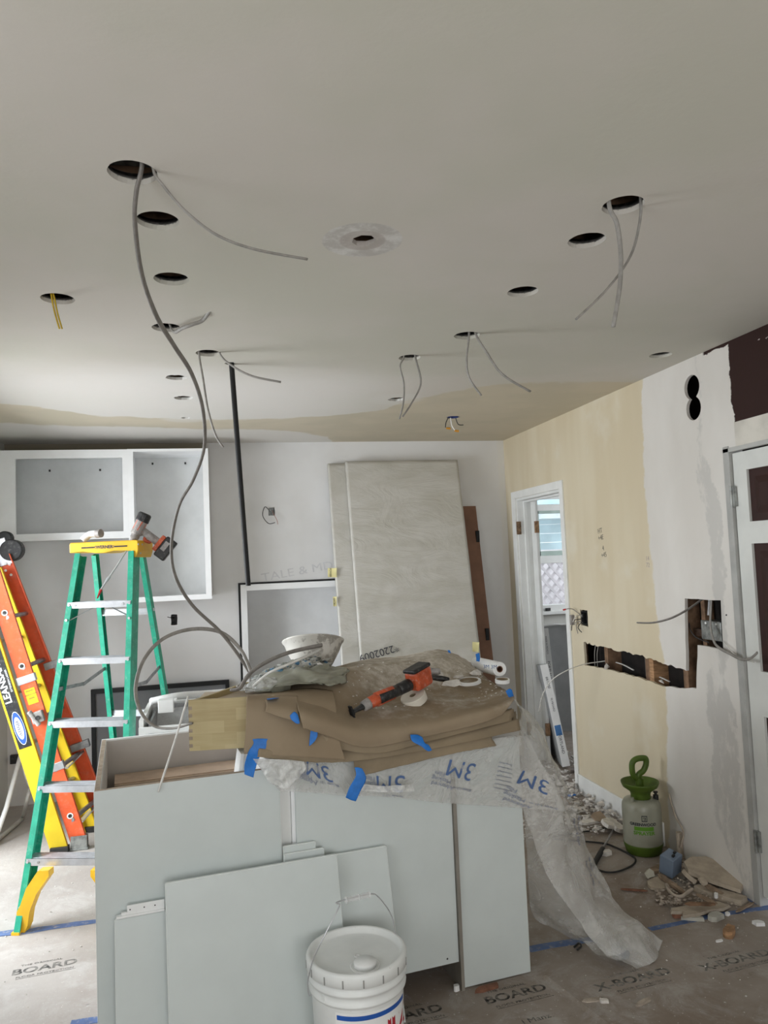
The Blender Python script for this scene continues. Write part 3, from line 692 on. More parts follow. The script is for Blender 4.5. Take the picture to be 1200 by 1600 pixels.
# black framed dark panel standing on the floor
q0, q1 = at(212, 1067, 5.68), at(358, 1062, 5.68)
fp = thing('dark_framed_panel', ((q0.x+q1.x)/2-.15, 5.69, 0), 'black-framed dark grey glass panel standing low against the back wall', 'panel')
bm = nb(); x0, x1, zt = q0.x-.3, q1.x, q1.z
box(bm, x0, x1, 5.67, 5.70, zt-.03, zt); box(bm, x1-.028, x1, 5.67, 5.70, 0, zt-.03); box(bm, x0, x0+.028, 5.67, 5.70, 0, zt-.03); box(bm, x0+.028, x1-.028, 5.67, 5.70, 0, .03)
obj('panel_frame', bm, black_flat, fp); obj('glass', bx(x0+.028, x1-.028, 5.685, 5.695, .03, zt-.03), glass_dark, fp)
# outlet boxes on the back wall
for (x, z, lab, lw_) in ((.393, 1.975, 'small electrical box high on the back wall with a black wire loop hanging from it', 1), (-.333, 1.207, 'small black electrical box on the back wall behind the green ladder', 0)):
    e = thing('electrical_box', (x, YB, z-.04), lab, 'electrical box')
    bm = nb()
    for a in ((x-.018, x-.015, z-.03, z+.03), (x+.015, x+.018, z-.03, z+.03), (x-.018, x+.018, z-.03, z-.027), (x-.018, x+.018, z+.027, z+.03)): box(bm, a[0], a[1], YB-.002, YB+.05, a[2], a[3])
    box(bm, x-.018, x+.018, YB+.048, YB+.05, z-.03, z+.03)
    obj('box', bm, galv if lw_ else black_p, e)
    bm = nb()
    if lw_: sweep(bm, [(x-.01, YB+.02, z), (x-.05, YB-.03, z+.035), (x-.07, YB-.04, z-.03), (x-.03, YB-.04, z-.09), (x+.02, YB-.03, z-.085)], .0028, seg=6)
    else: sweep(bm, [(x, YB+.02, z+.01), (x-.03, YB-.02, z+.02), (x-.045, YB-.03, z+.025)], .003, seg=6)
    obj('wire', bm, black_p, e)
    if lw_:
        bm = nb(); sweep(bm, [(x+.005, YB+.02, z+.01), (x+.012, YB-.03, z-.02), (x+.035, YB-.04, z-.07), (x+.04, YB-.04, z-.10)], .0022, seg=6); obj('wire', bm, mat('red_wire', (.4, .2, .17), .5), e)
# faint pencil writing on the back wall
def face_y(o, tilt=0): return T(Vector(o)) @ Matrix.Rotation(radians(tilt), 4, 'Y') @ Matrix.Rotation(pi/2, 4, 'X')
hw = text('pencil_writing', 'TALE & MD', .085, face_y(at(465, 893, YB-.001), -8), pencil, ext=.0003, sx=1.3); tag(hw, 'faint pencil capitals on the back wall left of the wrapped panels', 'writing')
# wrapped sheets leaning on the wall
LEAN = math.atan2(.50, 2.33)
def lean_board(name, x0, x1, zt, ybot, lean, th, m, label, cat, group=None, skew=0):
    L = zt/cos(lean); X = T((0, ybot, 0)) @ Matrix.Rotation(-lean, 4, 'X')
    bm = nb(); prism(bm, [(x0+skew, 0), (x1+skew, 0), (x1, L), (x0, L)], th, X)
    return bm, X, L
def wrapped(x0, x1, zt, ybot, label, seed, writing=False):
    L = zt/cos(LEAN); X = T((0, ybot, 0)) @ Matrix.Rotation(-LEAN, 4, 'X')
    r = thing('wrapped_panel', ((x0+x1)/2, ybot, 0), label, 'panel')
    obj('panel', bx(x0+.006, x1-.006, .004, .024, .004, L-.006, X=X), white_paint, r)
    # wrinkled plastic sleeve
    nu, nv_ = 46, 80; bm = nb(); front = []
    def crease(x, z, s):
        p = Vector((x*1.2+z*.35, 0, z*3.2-x*1.3)); a = noise.noise(p*1.6+Vector((s, 0, 0))); b = noise.noise(p*4.1+Vector((0, s, 0)))
        k = (1-abs(a))**6*.006+(1-abs(b))**8*.003
        return k
    for sgn in (0, 1):
        g = [[bm.verts.new(X @ Vector((x0+(x1-x0)*i/nu, (-.004-crease(x0+(x1-x0)*i/nu, L*j/nv_, seed)*(1.2-j/nv_*.8)) if sgn == 0 else .030, L*j/nv_))) for i in range(nu+1)] for j in range(nv_+1)]
        front.append(g)
        for j in range(nv_):
            for i in range(nu):
                q = (g[j][i], g[j][i+1], g[j+1][i+1], g[j+1][i]); bm.faces.new(q if sgn == 0 else q[::-1])
    A, B = front
    for i in range(nu): bm.faces.new((A[0][i], B[0][i], B[0][i+1], A[0][i+1])); bm.faces.new((A[-1][i], A[-1][i+1], B[-1][i+1], B[-1][i]))
    for j in range(nv_): bm.faces.new((A[j][0], A[j+1][0], B[j+1][0], B[j][0])); bm.faces.new((A[j][-1], B[j][-1], B[j+1][-1], A[j+1][-1]))
    obj('plastic_sleeve', bm, wrap_m, r, smooth=True)
    return r, X, L
wpb, Xb, Lb = wrapped(.825, 1.55, 2.325, 5.19, 'rear white panel in creased plastic on the back wall, showing a strip at left', 3)
wpf, Xf, Lf = wrapped(.955, 1.845, 2.335, 5.143, 'large white panel in creased plastic leaning on the back wall, front and widest', 11)
def on_panel(X, u, w, off=-.012): return X @ Vector((u, off, w))
def lean_hit(X, x, y, off=-.012):
    n = X.to_3x3() @ Vector((0, -1, 0)); p0_ = X @ Vector((0, off, 0)); d_ = ray(x, y); t_ = (p0_-CAM).dot(n)/d_.dot(n); return CAM+d_*t_
def panel_text(X, s, size, x, y, rot, m, name='marker_writing', parent=None, off=-.0135):
    p = lean_hit(X, x, y, off); R3 = X.to_3x3().to_4x4() @ Matrix.Rotation(radians(rot), 4, 'Y') @ Matrix.Rotation(pi/2, 4, 'X')
    return text(name, s, size, T(p) @ R3, m, parent, ext=.0003)
panel_text(Xf, '*2202009', .075, 592, 1020, 180-12, ink, parent=wpf)
panel_text(Xf, 'PANEL', .03, 655, 1035, 180-8, ink_blue, name='printed_text', parent=wpf)
for (x, y, X, lab, ang, w, h) in ((519, 895, Xb, 'yellow sticky note at the left edge of the wrapped panels, the upper one', 3, .065, .068), (523, 940, Xb, 'yellow sticky note at the left edge of the wrapped panels, the lower narrow one', 2, .026, .070),
                        (743, 1011, Xf, 'yellow sticky note curling off the right edge of the front wrapped panel', 8, .05, .07)):
    p = lean_hit(X, x, y, -.016); M3 = T(p) @ X.to_3x3().to_4x4() @ Matrix.Rotation(radians(ang), 4, 'Y')
    bm, _, _ = grid([[M3 @ Vector((sx*w/2, -.004-(.008 if sx*sz > 0 else 0), sz*h/2)) for sx in (-1, 0, 1)] for sz in (-1, 0, 1)], 4, 4, th=.0008)
    st = thing('sticky_note', p-Vector((0, 0, h/2)), lab, 'note'); obj('paper', bm, sticky, st)
    if x < 600:
        text('marker_writing', 'POWER' if y < 920 else 'BACK', .019, M3 @ T((-w*.22, -.0075, 0)) @ Matrix.Rotation(pi/2, 4, 'Y') @ Matrix.Rotation(pi/2, 4, 'X'), ink, st, ext=.0002)
# brown board with black hinges
bl = math.atan2(.35, 2.0)
q = at(745, 790, 5.66); X = T((0, 5.34, 0)) @ Matrix.Rotation(-bl, 4, 'X'); L = q.z/cos(bl)
bb_ = thing('brown_board', (1.9, 5.34, 0), 'tall brown board with black hinge leaves leaning behind the wrapped panels', 'board')
bm = nb(); prism(bm, [(1.60, 0), (2.005, 0), (q.x+.0, L), (1.60, L)], .02, X); obj('board', bm, brown_board, bb_, bevel=.002)
for (x, y) in ((747, 838), (762, 989)):
    p = at(x, y, 5.6); zz = p.z
    pp = X @ Vector((at(x-1, y, 5.34+(.35/2.0)*zz).x, .0, zz/cos(bl))); bm = nb(); box(bm, pp.x-.014, pp.x+.014, pp.y-.012, pp.y+.022, pp.z-.045, pp.z+.045); obj('hinge', bm, black_flat, bb_, bevel=.003)

# ================================================================== STEP LADDER
LC = Vector((-.538, 4.128, 0)); LT = radians(-17.6); LM = frame(LC, LT); LH = 1.68
RF, RR, WT, WB, WR = .411, .427, .308, .505, .443
def lrail(s, front, z):
    t_ = 1-z/LH; w = (WT+(WB-WT)*t_)/2 if front else (WT-.03+(WR-WT)*t_)/2
    return LM @ Vector((s*w, (-.06-RF*t_) if front else (.06+RR*t_), z))
LX = LM.to_3x3() @ Vector((1, 0, 0)); LY = LM.to_3x3() @ Vector((0, 1, 0))
sl = thing('step_ladder', LC, 'green fiberglass step ladder with a yellow top cap, standing open behind the island', 'ladder')
for s in (-1, 1):
    bm = nb(); chan(bm, lrail(s, 1, .0), lrail(s, 1, LH-.01), -s*LX, LY, .028, .075, .005, 1); r_ = obj('front_rail', bm, green, sl)
    bm = nb()
    for z in (1.433, 1.166, .881, .601, .301, 1.36, .12):
        p = lrail(s, 1, z-.012)-LY*.040-s*LX*.013; cyl(bm, p+LY*.004, p-LY*.004, .0065, seg=10)
    obj('rivet', bm, steel, r_)
    bm = nb(); chan(bm, lrail(s, 0, .0), lrail(s, 0, LH-.01), -s*LX, LY, .025, .038, .004, 1); obj('rear_rail', bm, green, sl)
# steps
for k, z in enumerate((1.433, 1.166, .881, .601, .301)):
    a, b = lrail(-1, 1, z)+LX*.006, lrail(1, 1, z)-LX*.006
    c = (a+b)/2; w = (b-a).length/2
    bm = nb(); m_ = frame(c, LT)
    box(bm, -w, w, -.040, .038, -.005, 0, m_); box(bm, -w, w, -.042, -.036, -.030, -.0, m_); box(bm, -w, w, .034, .038, -.03, 0, m_)
    for j in range(5): box(bm, -w, w, -.030+.015*j, -.026+.015*j, 0, .0015, m_)
    st_ = obj('step', bm, steel, sl)
    bm = nb()
    for sx in (-.75, .75) if k in (0, 4) else (): cyl(bm, m_ @ Vector((w*sx, -.044, -.015)), m_ @ Vector((w*sx, -.041, -.015)), .006, seg=8)
    if k in (0, 4): obj('rivet', bm, dull_steel, st_)
    else: bm.free()
for z in (1.36, .80, .32):
    a, b = lrail(-1, 0, z), lrail(1, 0, z); bm = nb(); m_ = frame((a+b)/2, LT); w = (b-a).length/2
    box(bm, -w, w, -.004, .022, -.016, .016, m_); box(bm, -w, w, -.012, -.004, -.016, -.010, m_); obj('rear_brace', bm, steel, sl)
for s in (-1, 1):
    a = lrail(s, 1, 1.02)-s*LX*.012; b = lrail(s, 0, 1.06)-s*LX*.012; mid = (a+b)/2-Vector((0, 0, .03))
    bm = nb()
    for p, q_ in ((a, mid), (mid, b)):
        z_ = (q_-p).normalized(); m3 = Matrix((LX, z_, LX.cross(z_))).transposed().to_4x4(); m3.translation = p; box(bm, -.002, .002, -.01, (q_-p).length+.01, -.009, .009, m3)
    cyl(bm, mid-LX*.005, mid+LX*.005, .008, seg=10); obj('spreader', bm, dull_steel, sl)
    # diagonal braces below the top step
    bm = nb(); p = lrail(s, 1, 1.345)-s*LX*.01; q_ = (lrail(-1, 1, 1.40)+lrail(1, 1, 1.40))/2+s*LX*.05
    sweep(bm, [p, q_], .007, .003, seg=6, smooth=False); obj('step_brace', bm, steel, sl)
# yellow foot gussets and shoes
for s in (-1, 1):
    a = lrail(s, 1, .0); b = lrail(s, 1, .245); c = (lrail(-s, 1, .27)-b).normalized()
    bm = nb(); m3 = Matrix((c, LY, Vector((0, 0, 1)))).transposed().to_4x4(); m3.translation = a
    pts = [(.0, .0), (.035, .0), (.05, .03), (.06, .09), (.09, .16), (.15, .235), (.15, .262), (.10, .262), (.045, .19), (.018, .12), (.0, .09)]
    prism(bm, pts, .045, m3 @ T((.006, -.020, 0))); obj('foot_brace', bm, yellow_cap, sl)
    bm = nb(); box(bm, -.018, .018, -.040, .040, 0, .012, frame(a-s*LX*.010, LT)); obj('foot_pad', bm, rubber if s > 0 else yellow_cap, sl)
    bm = nb(); a = lrail(s, 0, 0); box(bm, -.02, .02, -.025, .025, 0, .03, frame(a, LT)); obj('rear_foot', bm, rubber, sl)
# cap
bm = nb(); prof = [(-.185, .0), (-.185, .045), (-.178, .052), (.168, .052), (.176, .045), (.176, -.002), (.165, -.035), (.15, -.035), (.14, .0), (.05, .003), (.0, -.006), (-.05, -.006), (-.11, .004)]
capo = prism(bm, prof, .19, LM @ T((.0, -.095, LH))); cp = obj('top_cap', bm, yellow_cap, sl, bevel=.004)
bm = nb()
for x0, x1 in ((-.12, -.055), (.055, .12)): box(bm, x0, x1, -.0965, -.0945, LH+.020, LH+.027, LM)
obj('slot', bm, black_p, cp)
text('lettering', '<WERNER>', .022, LM @ T((0, -.0958, LH+.023)) @ Matrix.Rotation(pi/2, 4, 'X'), ink, cp, ext=.0003, bold=.0006)
bm = nb()
for (x, z) in ((.15, .03), (.165, .03), (.158, -.015)): cyl(bm, LM @ Vector((.178, -.09+(x-.15)*3, LH+z)), LM @ Vector((.174, -.09+(x-.15)*3, LH+z)), .005, seg=8)
obj('rivet', bm, steel, cp)
CAP = cp
p = lrail(1, 1, .77); lm = axes(p+LX*.001-s*0*LX, (lrail(1, 1, 1)-p), LY)
bm = nb(); pz = (lrail(1, 1, 1)-lrail(1, 1, 0)).normalized(); m3 = Matrix((LX, LY, pz)).transposed().to_4x4(); m3.translation = lrail(1, 1, .70)
box(bm, .0005, .0015, -.036, .034, -.08, .10, m3); box(bm, -.027, .0005, -.0395, -.0385, -.08, .10, m3); lb = obj('blue_label', bm, mat('label_blue', (.05, .08, .35), .4), sl)
text('lettering', 'WERNER', .030, m3 @ T((-.013, -.0402, .0)) @ Matrix.Rotation(pi/2, 4, 'X') @ Matrix.Rotation(pi/2, 4, 'Z'), white_pl, lb, ext=.0003, bold=.001)
# rag/pipe fitting on the cap
pf = thing('pipe_fitting', LM @ Vector((-.10, -.02, LH+.052)), 'white elbow pipe fitting lying on the yellow ladder cap', 'pipe fitting')
bm = nb(); a = LM @ Vector((-.15, -.02, LH+.066)); sweep(bm, [a, a+Vector((.035, -.005, .028)), a+Vector((.075, -.02, .030))], .018, seg=16); obj('elbow', bm, white_pl, pf, smooth=True)
bm = nb(); cyl(bm, a+Vector((.072, -.02, .030)), a+Vector((.094, -.035, .031)), .022, seg=20); obj('collar', bm, tool_grey, pf)

# ---- cordless drill standing nose down on the cap with a long extension bit
DY = 4.06
def dp(x, y, dy=0): return at(x, y, DY+dy)
dr = thing('cordless_drill', dp(206, 858), 'orange and black cordless drill on the ladder cap, long thin bit pointing down', 'drill')
ax_ = (dp(222, 815)-dp(203, 856)).normalized()
bm = nb(); b0 = dp(204, 853)
sweep(bm, [b0, b0+ax_*.04, b0+ax_*.045, b0+ax_*.075], .017, seg=18, smooth=False, taper=lambda t_: [.75, 1.0, 1.3, 1.3][min(3, int(t_*3.01))]); obj('nose', bm, tool_grey, dr, smooth=False)
bm = nb(); sweep(bm, [b0+ax_*.065, b0+ax_*.10, b0+ax_*.15], .031, .029, seg=18, smooth=False); obj('motor_housing', bm, tool_grey, dr, bevel=.004)
bm = nb(); sweep(bm, [b0+ax_*.085, b0+ax_*.145], .0325, .0305, seg=6, smooth=False, twist=.3); obj('orange_shell', bm, tool_orange, dr, bevel=.003)
bm = nb(); sweep(bm, [b0+ax_*.135, b0+ax_*.16, b0+ax_*.175, b0+ax_*.182], .034, seg=18, smooth=False, taper=lambda t_: 1 if t_ < .7 else .8); obj('end_cap', bm, black_p, dr, bevel=.003)
h0 = b0+ax_*.10; h1 = dp(248, 848)
bm = nb(); sweep(bm, [h0+(h1-h0)*.15, h0+(h1-h0)*.4, h0+(h1-h0)*.7, h1], .017, .021, seg=14); obj('handle', bm, tool_grey, dr, smooth=True)
hd = (h1-h0).normalized(); nd = hd.cross(Vector((0, 1, 0))).normalized()
bm = nb(); sweep(bm, [h0+hd*.055-nd*.012, h0+hd*.06-nd*.030, h0+hd*.085-nd*.026, h0+hd*.09-nd*.01], .007, .009, seg=8); obj('trigger', bm, tool_orange, dr, smooth=True)
m3 = Matrix((nd, Vector((0, 1, 0)), hd)).transposed().to_4x4(); m3.translation = h1
bm = nb(); box(bm, -.045, .045, -.036, .036, -.006, .016, m3); obj('handle_base', bm, tool_orange, dr, bevel=.004)
bm = nb(); box(bm, -.062, .055, -.039, .039, .016, .078, m3); obj('battery', bm, black_p, dr, bevel=.007)
bm = nb(); box(bm, -.02, .03, -.041, -.038, .026, .05, m3); obj('battery_label', bm, tool_grey, dr)
bm = nb(); sweep(bm, [b0+Vector((0, 0, .01)), dp(182, 885, .0), dp(166, 908, .0), dp(157, 922)], .0045, seg=10, smooth=False); obj('extension_bit', bm, steel, dr)
bm = nb(); cyl(bm, dp(171, 901), dp(166, 908), .008, seg=12); obj('bit_collar', bm, steel, dr)
bm = nb(); cyl(bm, dp(158, 921), dp(152, 935), .008, .003, seg=12); obj('bit_tip', bm, red, dr)

def bore(o, a, b, r):
    bm = nb(); cyl(bm, a, b, r, seg=20); me = bpy.data.meshes.new('cut'); bmesh.ops.recalc_face_normals(bm, faces=bm.faces); bm.to_mesh(me); bm.free()
    c = bpy.data.objects.new('cut', me); COL.objects.link(c); md = o.modifiers.new('hole', 'BOOLEAN'); md.operation = 'DIFFERENCE'; md.object = c; md.solver = 'EXACT'
    dg = bpy.context.evaluated_depsgraph_get(); dg.update(); m2 = bpy.data.meshes.new_from_object(o.evaluated_get(dg)); o.modifiers.clear(); o.data = m2; bpy.data.objects.remove(c)
bdir = (b0+Vector((0, 0, .01))-dp(182, 885)).normalized()
bore(CAP, dp(182, 885), b0+bdir*.03, .012)
bore(CAP, b0-ax_*.02, b0+ax_*.16, .0335)
# ================================================================== LEANING LADDERS
def lean_ladder(root, mrail, nb_, nt, fb, ft, rungs, m_rung=dull_steel, w=.085):
    """near rail nb_->nt, far rail fb->ft"""
    out = []
    for (a, b, s) in ((nb_, nt, 1), (fb, ft, -1)):
        bm = nb(); z_ = (b-a).normalized(); chan(bm, a, b, Vector((0, 1, 0))*s, Vector((1, 0, .3)), .030, w, .004, 1); out.append(obj('rail', bm, mrail, root))
    for z in rungs:
        f = (z-nb_.z)/(nt.z-nb_.z); p = nb_+(nt-nb_)*f; f2 = (z-fb.z)/(ft.z-fb.z); q_ = fb+(ft-fb)*f2
        bm = nb(); sweep(bm, [p, q_], .017, .013, seg=10, smooth=False); obj('rung', bm, m_rung, root)
    return out
def L2(p, q_, Y, z):     # point on the line through two image points in the plane of one rail
    A, B = at(p[0], p[1], Y), at(q_[0], q_[1], Y); f = (z-A.z)/(B.z-A.z); return A+(B-A)*f
YN, YFAR = 4.72, 5.08
on0, on1 = L2((9, 963), (121, 1310), YN, .03), L2((9, 963), (121, 1310), YN, 1.66)
of0, of1 = L2((15, 893), (122, 1172), YFAR, .03), L2((15, 893), (122, 1172), YFAR, 1.70)
ol = thing('leaning_ladder', (on0+of0)/2-Vector((0, 0, .03)), 'orange fiberglass ladder leaning left behind the green step ladder', 'ladder')
rl = lean_ladder(ol, orange_f, on0, on1, of0, of1, (.17, .46, .75, 1.05, 1.34))
dz = (on1-on0).normalized(); dx_ = dz.cross(Vector((0, 1, 0))).normalized(); m3 = Matrix((dx_, Vector((0, 1, 0)), dz)).transposed().to_4x4()
def onrail(p0_, s): m_ = m3.copy(); m_.translation = p0_+dz*s; return m_
for s in (.14, .43, .735, 1.04, 1.36):
    bm = nb(); m_ = onrail(on0, s+.03)
    lathe(bm, [(.011, -.004), (.017, -.004), (.017, 0), (.011, 0), (.011, -.004)], 18, m_ @ Matrix.Rotation(pi/2, 4, 'X') @ T((0, 0, .003)), cap=False); rv = obj('rung_end_ring', bm, white_pl, ol)
    bm = nb(); lathe(bm, [(.011, 0), (.011, .004)], 14, m_ @ Matrix.Rotation(pi/2, 4, 'X')); obj('rung_socket', bm, black_p, rv)
for s in (.46, .99): 
    bm = nb(); m_ = onrail(on0, s); box(bm, -.050, .050, -.006, .034, -.022, .022, m_); obj('guide_bracket', bm, steel, ol, bevel=.002)
    bm = nb(); m_ = onrail(of0, s+.04); box(bm, -.055, .055, -.036, .006, -.022, .022, m_); obj('guide_bracket', bm, dull_steel, ol, bevel=.002)
m_ = onrail(on0, .90)
lb = obj('yellow_label', bx(-.028, .028, -.0015, -.0003, -.055, .035, X=m_), yellow_f, ol)
for i, s_ in enumerate(('DANGER', 'WATCH FOR', 'WIRES')): text('lettering', s_, .011, m_ @ T((0, -.0018, .022-.022*i)) @ Matrix.Rotation(pi/2, 4, 'X'), ink, lb, ext=.0002)
m_ = onrail(on0, .765); bm = nb(); box(bm, -.035, .03, -.035, .0, -.03, .035, m_); cyl(bm, m_ @ Vector((0, -.03, -.045)), m_ @ Vector((.03, -.03, .05)), .014, seg=12); lk = obj('rung_lock', bm, tool_grey, ol, bevel=.006)
bm = nb(); cyl(bm, m_ @ Vector((-.005, -.045, .0)), m_ @ Vector((-.005, -.034, .0)), .012, seg=14); obj('lock_pin', bm, black_p, lk)
for (a, dzz) in ((on0, .0), (of0, .0)):
    bm = nb(); m_ = T(a-Vector((0, 0, .03))); box(bm, -.05, .05, -.02, .035, 0, .012, m_); box(bm, -.045, .045, -.015, -.008, .0, .08, m_); box(bm, -.045, .045, .028, .034, .0, .08, m_); obj('foot_shoe', bm, galv, ol, bevel=.003)
# diagonal swivel leg straps near the bottom of the far rail
for (p, q_) in (((103, 1200, 4.95), (130, 1173, 5.08)), ((126, 1284, 4.9), (146, 1262, 5.02))):
    bm = nb(); a, b = at(*p), at(*q_); sweep(bm, [a, b], .018, .006, seg=8, smooth=False); obj('strap', bm, steel, ol)
# head of the ladder: aluminium plate with a round black pad
bm = nb(); m_ = onrail(of1, -.06); box(bm, -.040, .040, -.008, .012, 0, .17, m_); pl_ = obj('head_plate', bm, steel, ol, bevel=.004)
bm = nb()
for (x, z) in ((-.02, .0), (.0, .012), (.012, -.03), (-.01, -.065)): cyl(bm, m_ @ Vector((x, -.009, z)), m_ @ Vector((x, -.014, z)), .008, seg=12)
obj('rivet', bm, white_pl, pl_)
c_ = at(28, 862, 5.10); bm = nb(); cyl(bm, c_+Vector((-.035, -.03, .01)), c_+Vector((-.035, .05, .01)), .068, seg=26); obj('wall_pad', bm, black_p, ol, bevel=.008)
bm = nb(); cyl(bm, c_+Vector((-.075, -.02, .085)), c_+Vector((-.075, .05, .085)), .045, seg=22); obj('wall_pad', bm, rubber, ol, bevel=.008)
# yellow ladder below it
yn0, yn1 = L2((13, 1070), (94, 1318), YN-.02, .012), L2((13, 1070), (94, 1318), YN-.02, 1.42)
yf0, yf1 = L2((3, 903), (117, 1210), YFAR-.07, .012), L2((3, 903), (117, 1210), YFAR-.07, 1.62)
yl = thing('leaning_ladder', (yn0+yf0)/2, 'yellow fiberglass ladder leaning beneath the orange one at the left edge', 'ladder')
yn0.z = yf0.z = .012
bm = nb(); chan(bm, yn0, yn1, Vector((0, 1, 0)), Vector((1, 0, .3)), .028, .092, .004, 1); yr = obj('rail', bm, yellow_f, yl)
bm = nb(); chan(bm, yf0, yf1, Vector((0, -1, 0)), Vector((1, 0, .3)), .028, .075, .004, 1); obj('rail', bm, yellow_f, yl)
for z in (.32, .61, .9, 1.2):
    p = yn0+(yn1-yn0)*(z/yn1.z); q_ = yf0+(yf1-yf0)*(z/yf1.z); bm = nb(); sweep(bm, [p+Vector((0, .01, 0)), q_], .016, .012, seg=10, smooth=False); obj('rung', bm, dull_steel, yl)
dz = (yn1-yn0).normalized(); dx_ = dz.cross(Vector((0, 1, 0))).normalized()
if dx_.x < 0: dx_ = -dx_
m3 = Matrix((dx_, -dz.cross(dx_), dz)).transposed().to_4x4()
Ay = Vector((0, -1, 0))
def ym(s, off=.0015):
    m_ = Matrix((dx_, dz, dx_.cross(dz))).transposed().to_4x4(); m_.translation = yn0+dz*s+Ay*off; return m_
s0 = (L2((13, 1070), (94, 1318), YN-.02, 0)-at(34, 1140, YN-.02)).length
bm = nb(); box(bm, -.034, .034, -.12, .80, 0, .0006, ym(s0)); bk = obj('black_label', bm, black_p, yl)
def ell(a, b, n=30): return [(a*cos(2*pi*i/n), b*sin(2*pi*i/n)) for i in range(n)]
for (a, b, o_, m) in ((.0285, .098, .0008, white_pl), (.0265, .094, .0012, mat('logo_blue', (.03, .10, .45), .4)), (.0195, .066, .0016, white_pl)):
    bm = nb(); vs = [bm.verts.new(ym(s0-.005, .0015+o_) @ Vector((x, y, .0))) for x, y in ell(a, b)]; bm.faces.new(vs)
    vs2 = [bm.verts.new(v.co-Ay*.0004) for v in vs]; bm.faces.new(vs2[::-1])
    for i in range(30): bm.faces.new((vs[i], vs2[i], vs2[(i+1) % 30], vs[(i+1) % 30]))
    obj('logo', bm, m, bk)
text('lettering', 'WERNER', .023, ym(s0-.005, .0034) @ Matrix.Rotation(pi/2, 4, 'Z'), mat('logo_navy', (.02, .03, .12), .4), bk, ext=.0002, bold=.0003)
text('lettering', 'LEANSAFE', .050, ym(s0+.27, .0024) @ T((-.008, 0, 0)) @ Matrix.Rotation(pi/2, 4, 'Z'), white_pl, bk, ext=.0002, bold=.0012, sx=1.1)
text('lettering', 'EXTENSION LADDER', .014, ym(s0+.27, .0024) @ T((.024, 0, 0)) @ Matrix.Rotation(pi/2, 4, 'Z'), white_pl, bk, ext=.0002)
for a in (yn0, yf0):
    bm = nb(); box(bm, -.048, .05, -.02, .03, -.012, .022, T(a)); obj('foot_pad', bm, rubber, yl, bevel=.003)
# pale bent tube stand at the far left
for o in [yl]: o.location.x -= .016
ts = thing('tube_stand', (-1.25, 5.3, 0), 'pale metal tube stand by the left wall behind the yellow ladder', 'stand')
bm = nb(); sweep(bm, [at(-10, 1318, 4.93), at(10, 1262, 5.05), at(33, 1178, 5.25)], .014, seg=12, smooth=False); obj('straight_tube', bm, white_pl, ts, smooth=True)
bm = nb(); sweep(bm, [atz(-30, 1338, .014), atz(0, 1309, .014), atz(25, 1288, .014), atz(36, 1276, .02), at(42, 1250, 5.2), at(49, 1225, 5.3)], .013, seg=12); obj('bent_tube', bm, mat('tube_grey', (.50, .49, .46), .45), ts, smooth=True)
bm = nb(); sweep(bm, [at(33, 1180, 5.25), at(42, 1215, 5.26), at(52, 1238, 5.28)], .012, seg=12); obj('link_tube', bm, white_pl, ts, smooth=True)
p = at(27, 1187, 5.69); bm = nb(); box(bm, p.x-.05, p.x+.05, 5.70, YB, p.z-.03, p.z+.03); ob_ = obj('wall_socket', bm, black_p, bevel=.004); tag(ob_, 'black socket box low on the back wall in the left corner', 'socket')
# ================================================================== ISLAND CABINETS
IO = Vector((-.413, 2.62, 0)); IA = radians(6.5); IM = frame(IO, IA)
IU = Vector((cos(IA), sin(IA), 0)); IV = Vector((-sin(IA), cos(IA), 0))
def iv(x, y, v):
    d = ray(x, y); t_ = ((IO+IV*v-CAM).dot(IV))/d.dot(IV); return CAM+d*t_
def I(u, v, z): return IM @ Vector((u, v, z))
ZT = .88; t_ = .018
# left cabinet, open at the top
ca = thing('base_cabinet', I(.3, .4, 0), 'open-topped grey-white base cabinet at the left end of the island', 'cabinet')
obj('front_panel', bx(0, .597, 0, t_, 0, ZT, X=IM), panel_grey, ca, bevel=.0012)
obj('side_panel', bx(0, t_, t_+.0005, .772, 0, ZT, X=IM), cab_white, ca, bevel=.001)
obj('side_panel', bx(.579, .597, t_+.0005, .772, 0, ZT-.01, X=IM), cab_white, ca, bevel=.001)
obj('back_panel', bx(0, .70, .772, .79, 0, ZT, X=IM), cab_white, ca, bevel=.001)
obj('bottom_panel', bx(t_, .579, t_, .772, .10, .118, X=IM), taupe, ca)
obj('inner_lining', bx(t_, .579, .766, .7715, .118, ZT-.006, X=IM), taupe, ca)
obj('inner_lining', bx(t_, t_+.004, t_+.002, .766, .118, ZT-.006, X=IM), taupe, ca)
bm = nb(); box(bm, .001, t_-.001, t_+.001, .771, ZT, ZT+.0012, IM); box(bm, .001, .596, .001, t_-.001, ZT, ZT+.0008, IM); obj('raw_edge', bm, mdf_raw, ca); obj('edge_band', bx(.5972, .5985, .0005, .0175, 0, ZT, X=IM), panel_edge_lit, ca); obj('edge_band', bx(-.0013, -.0002, .0005, .0175, 0, ZT, X=IM), panel_edge_lit, ca)
# drawer carcass lying inside: pale wooden rails
bm = nb(); box(bm, .05, .56, .60, .745, .725, .74, IM); box(bm, .05, .56, .59, .60, .60, .735, IM); box(bm, .05, .066, .60, .745, .60, .725, IM)
pw = obj('plywood_box', bm, mat('pale_ply', (.50, .38, .29), .7, var=.1, scale=10), ca)
bm = nb(); sweep(bm, [I(.06, .585, .70), I(.14, .585, .70)], .004, seg=6, smooth=False); obj('metal_clip', bm, black_p, ca)
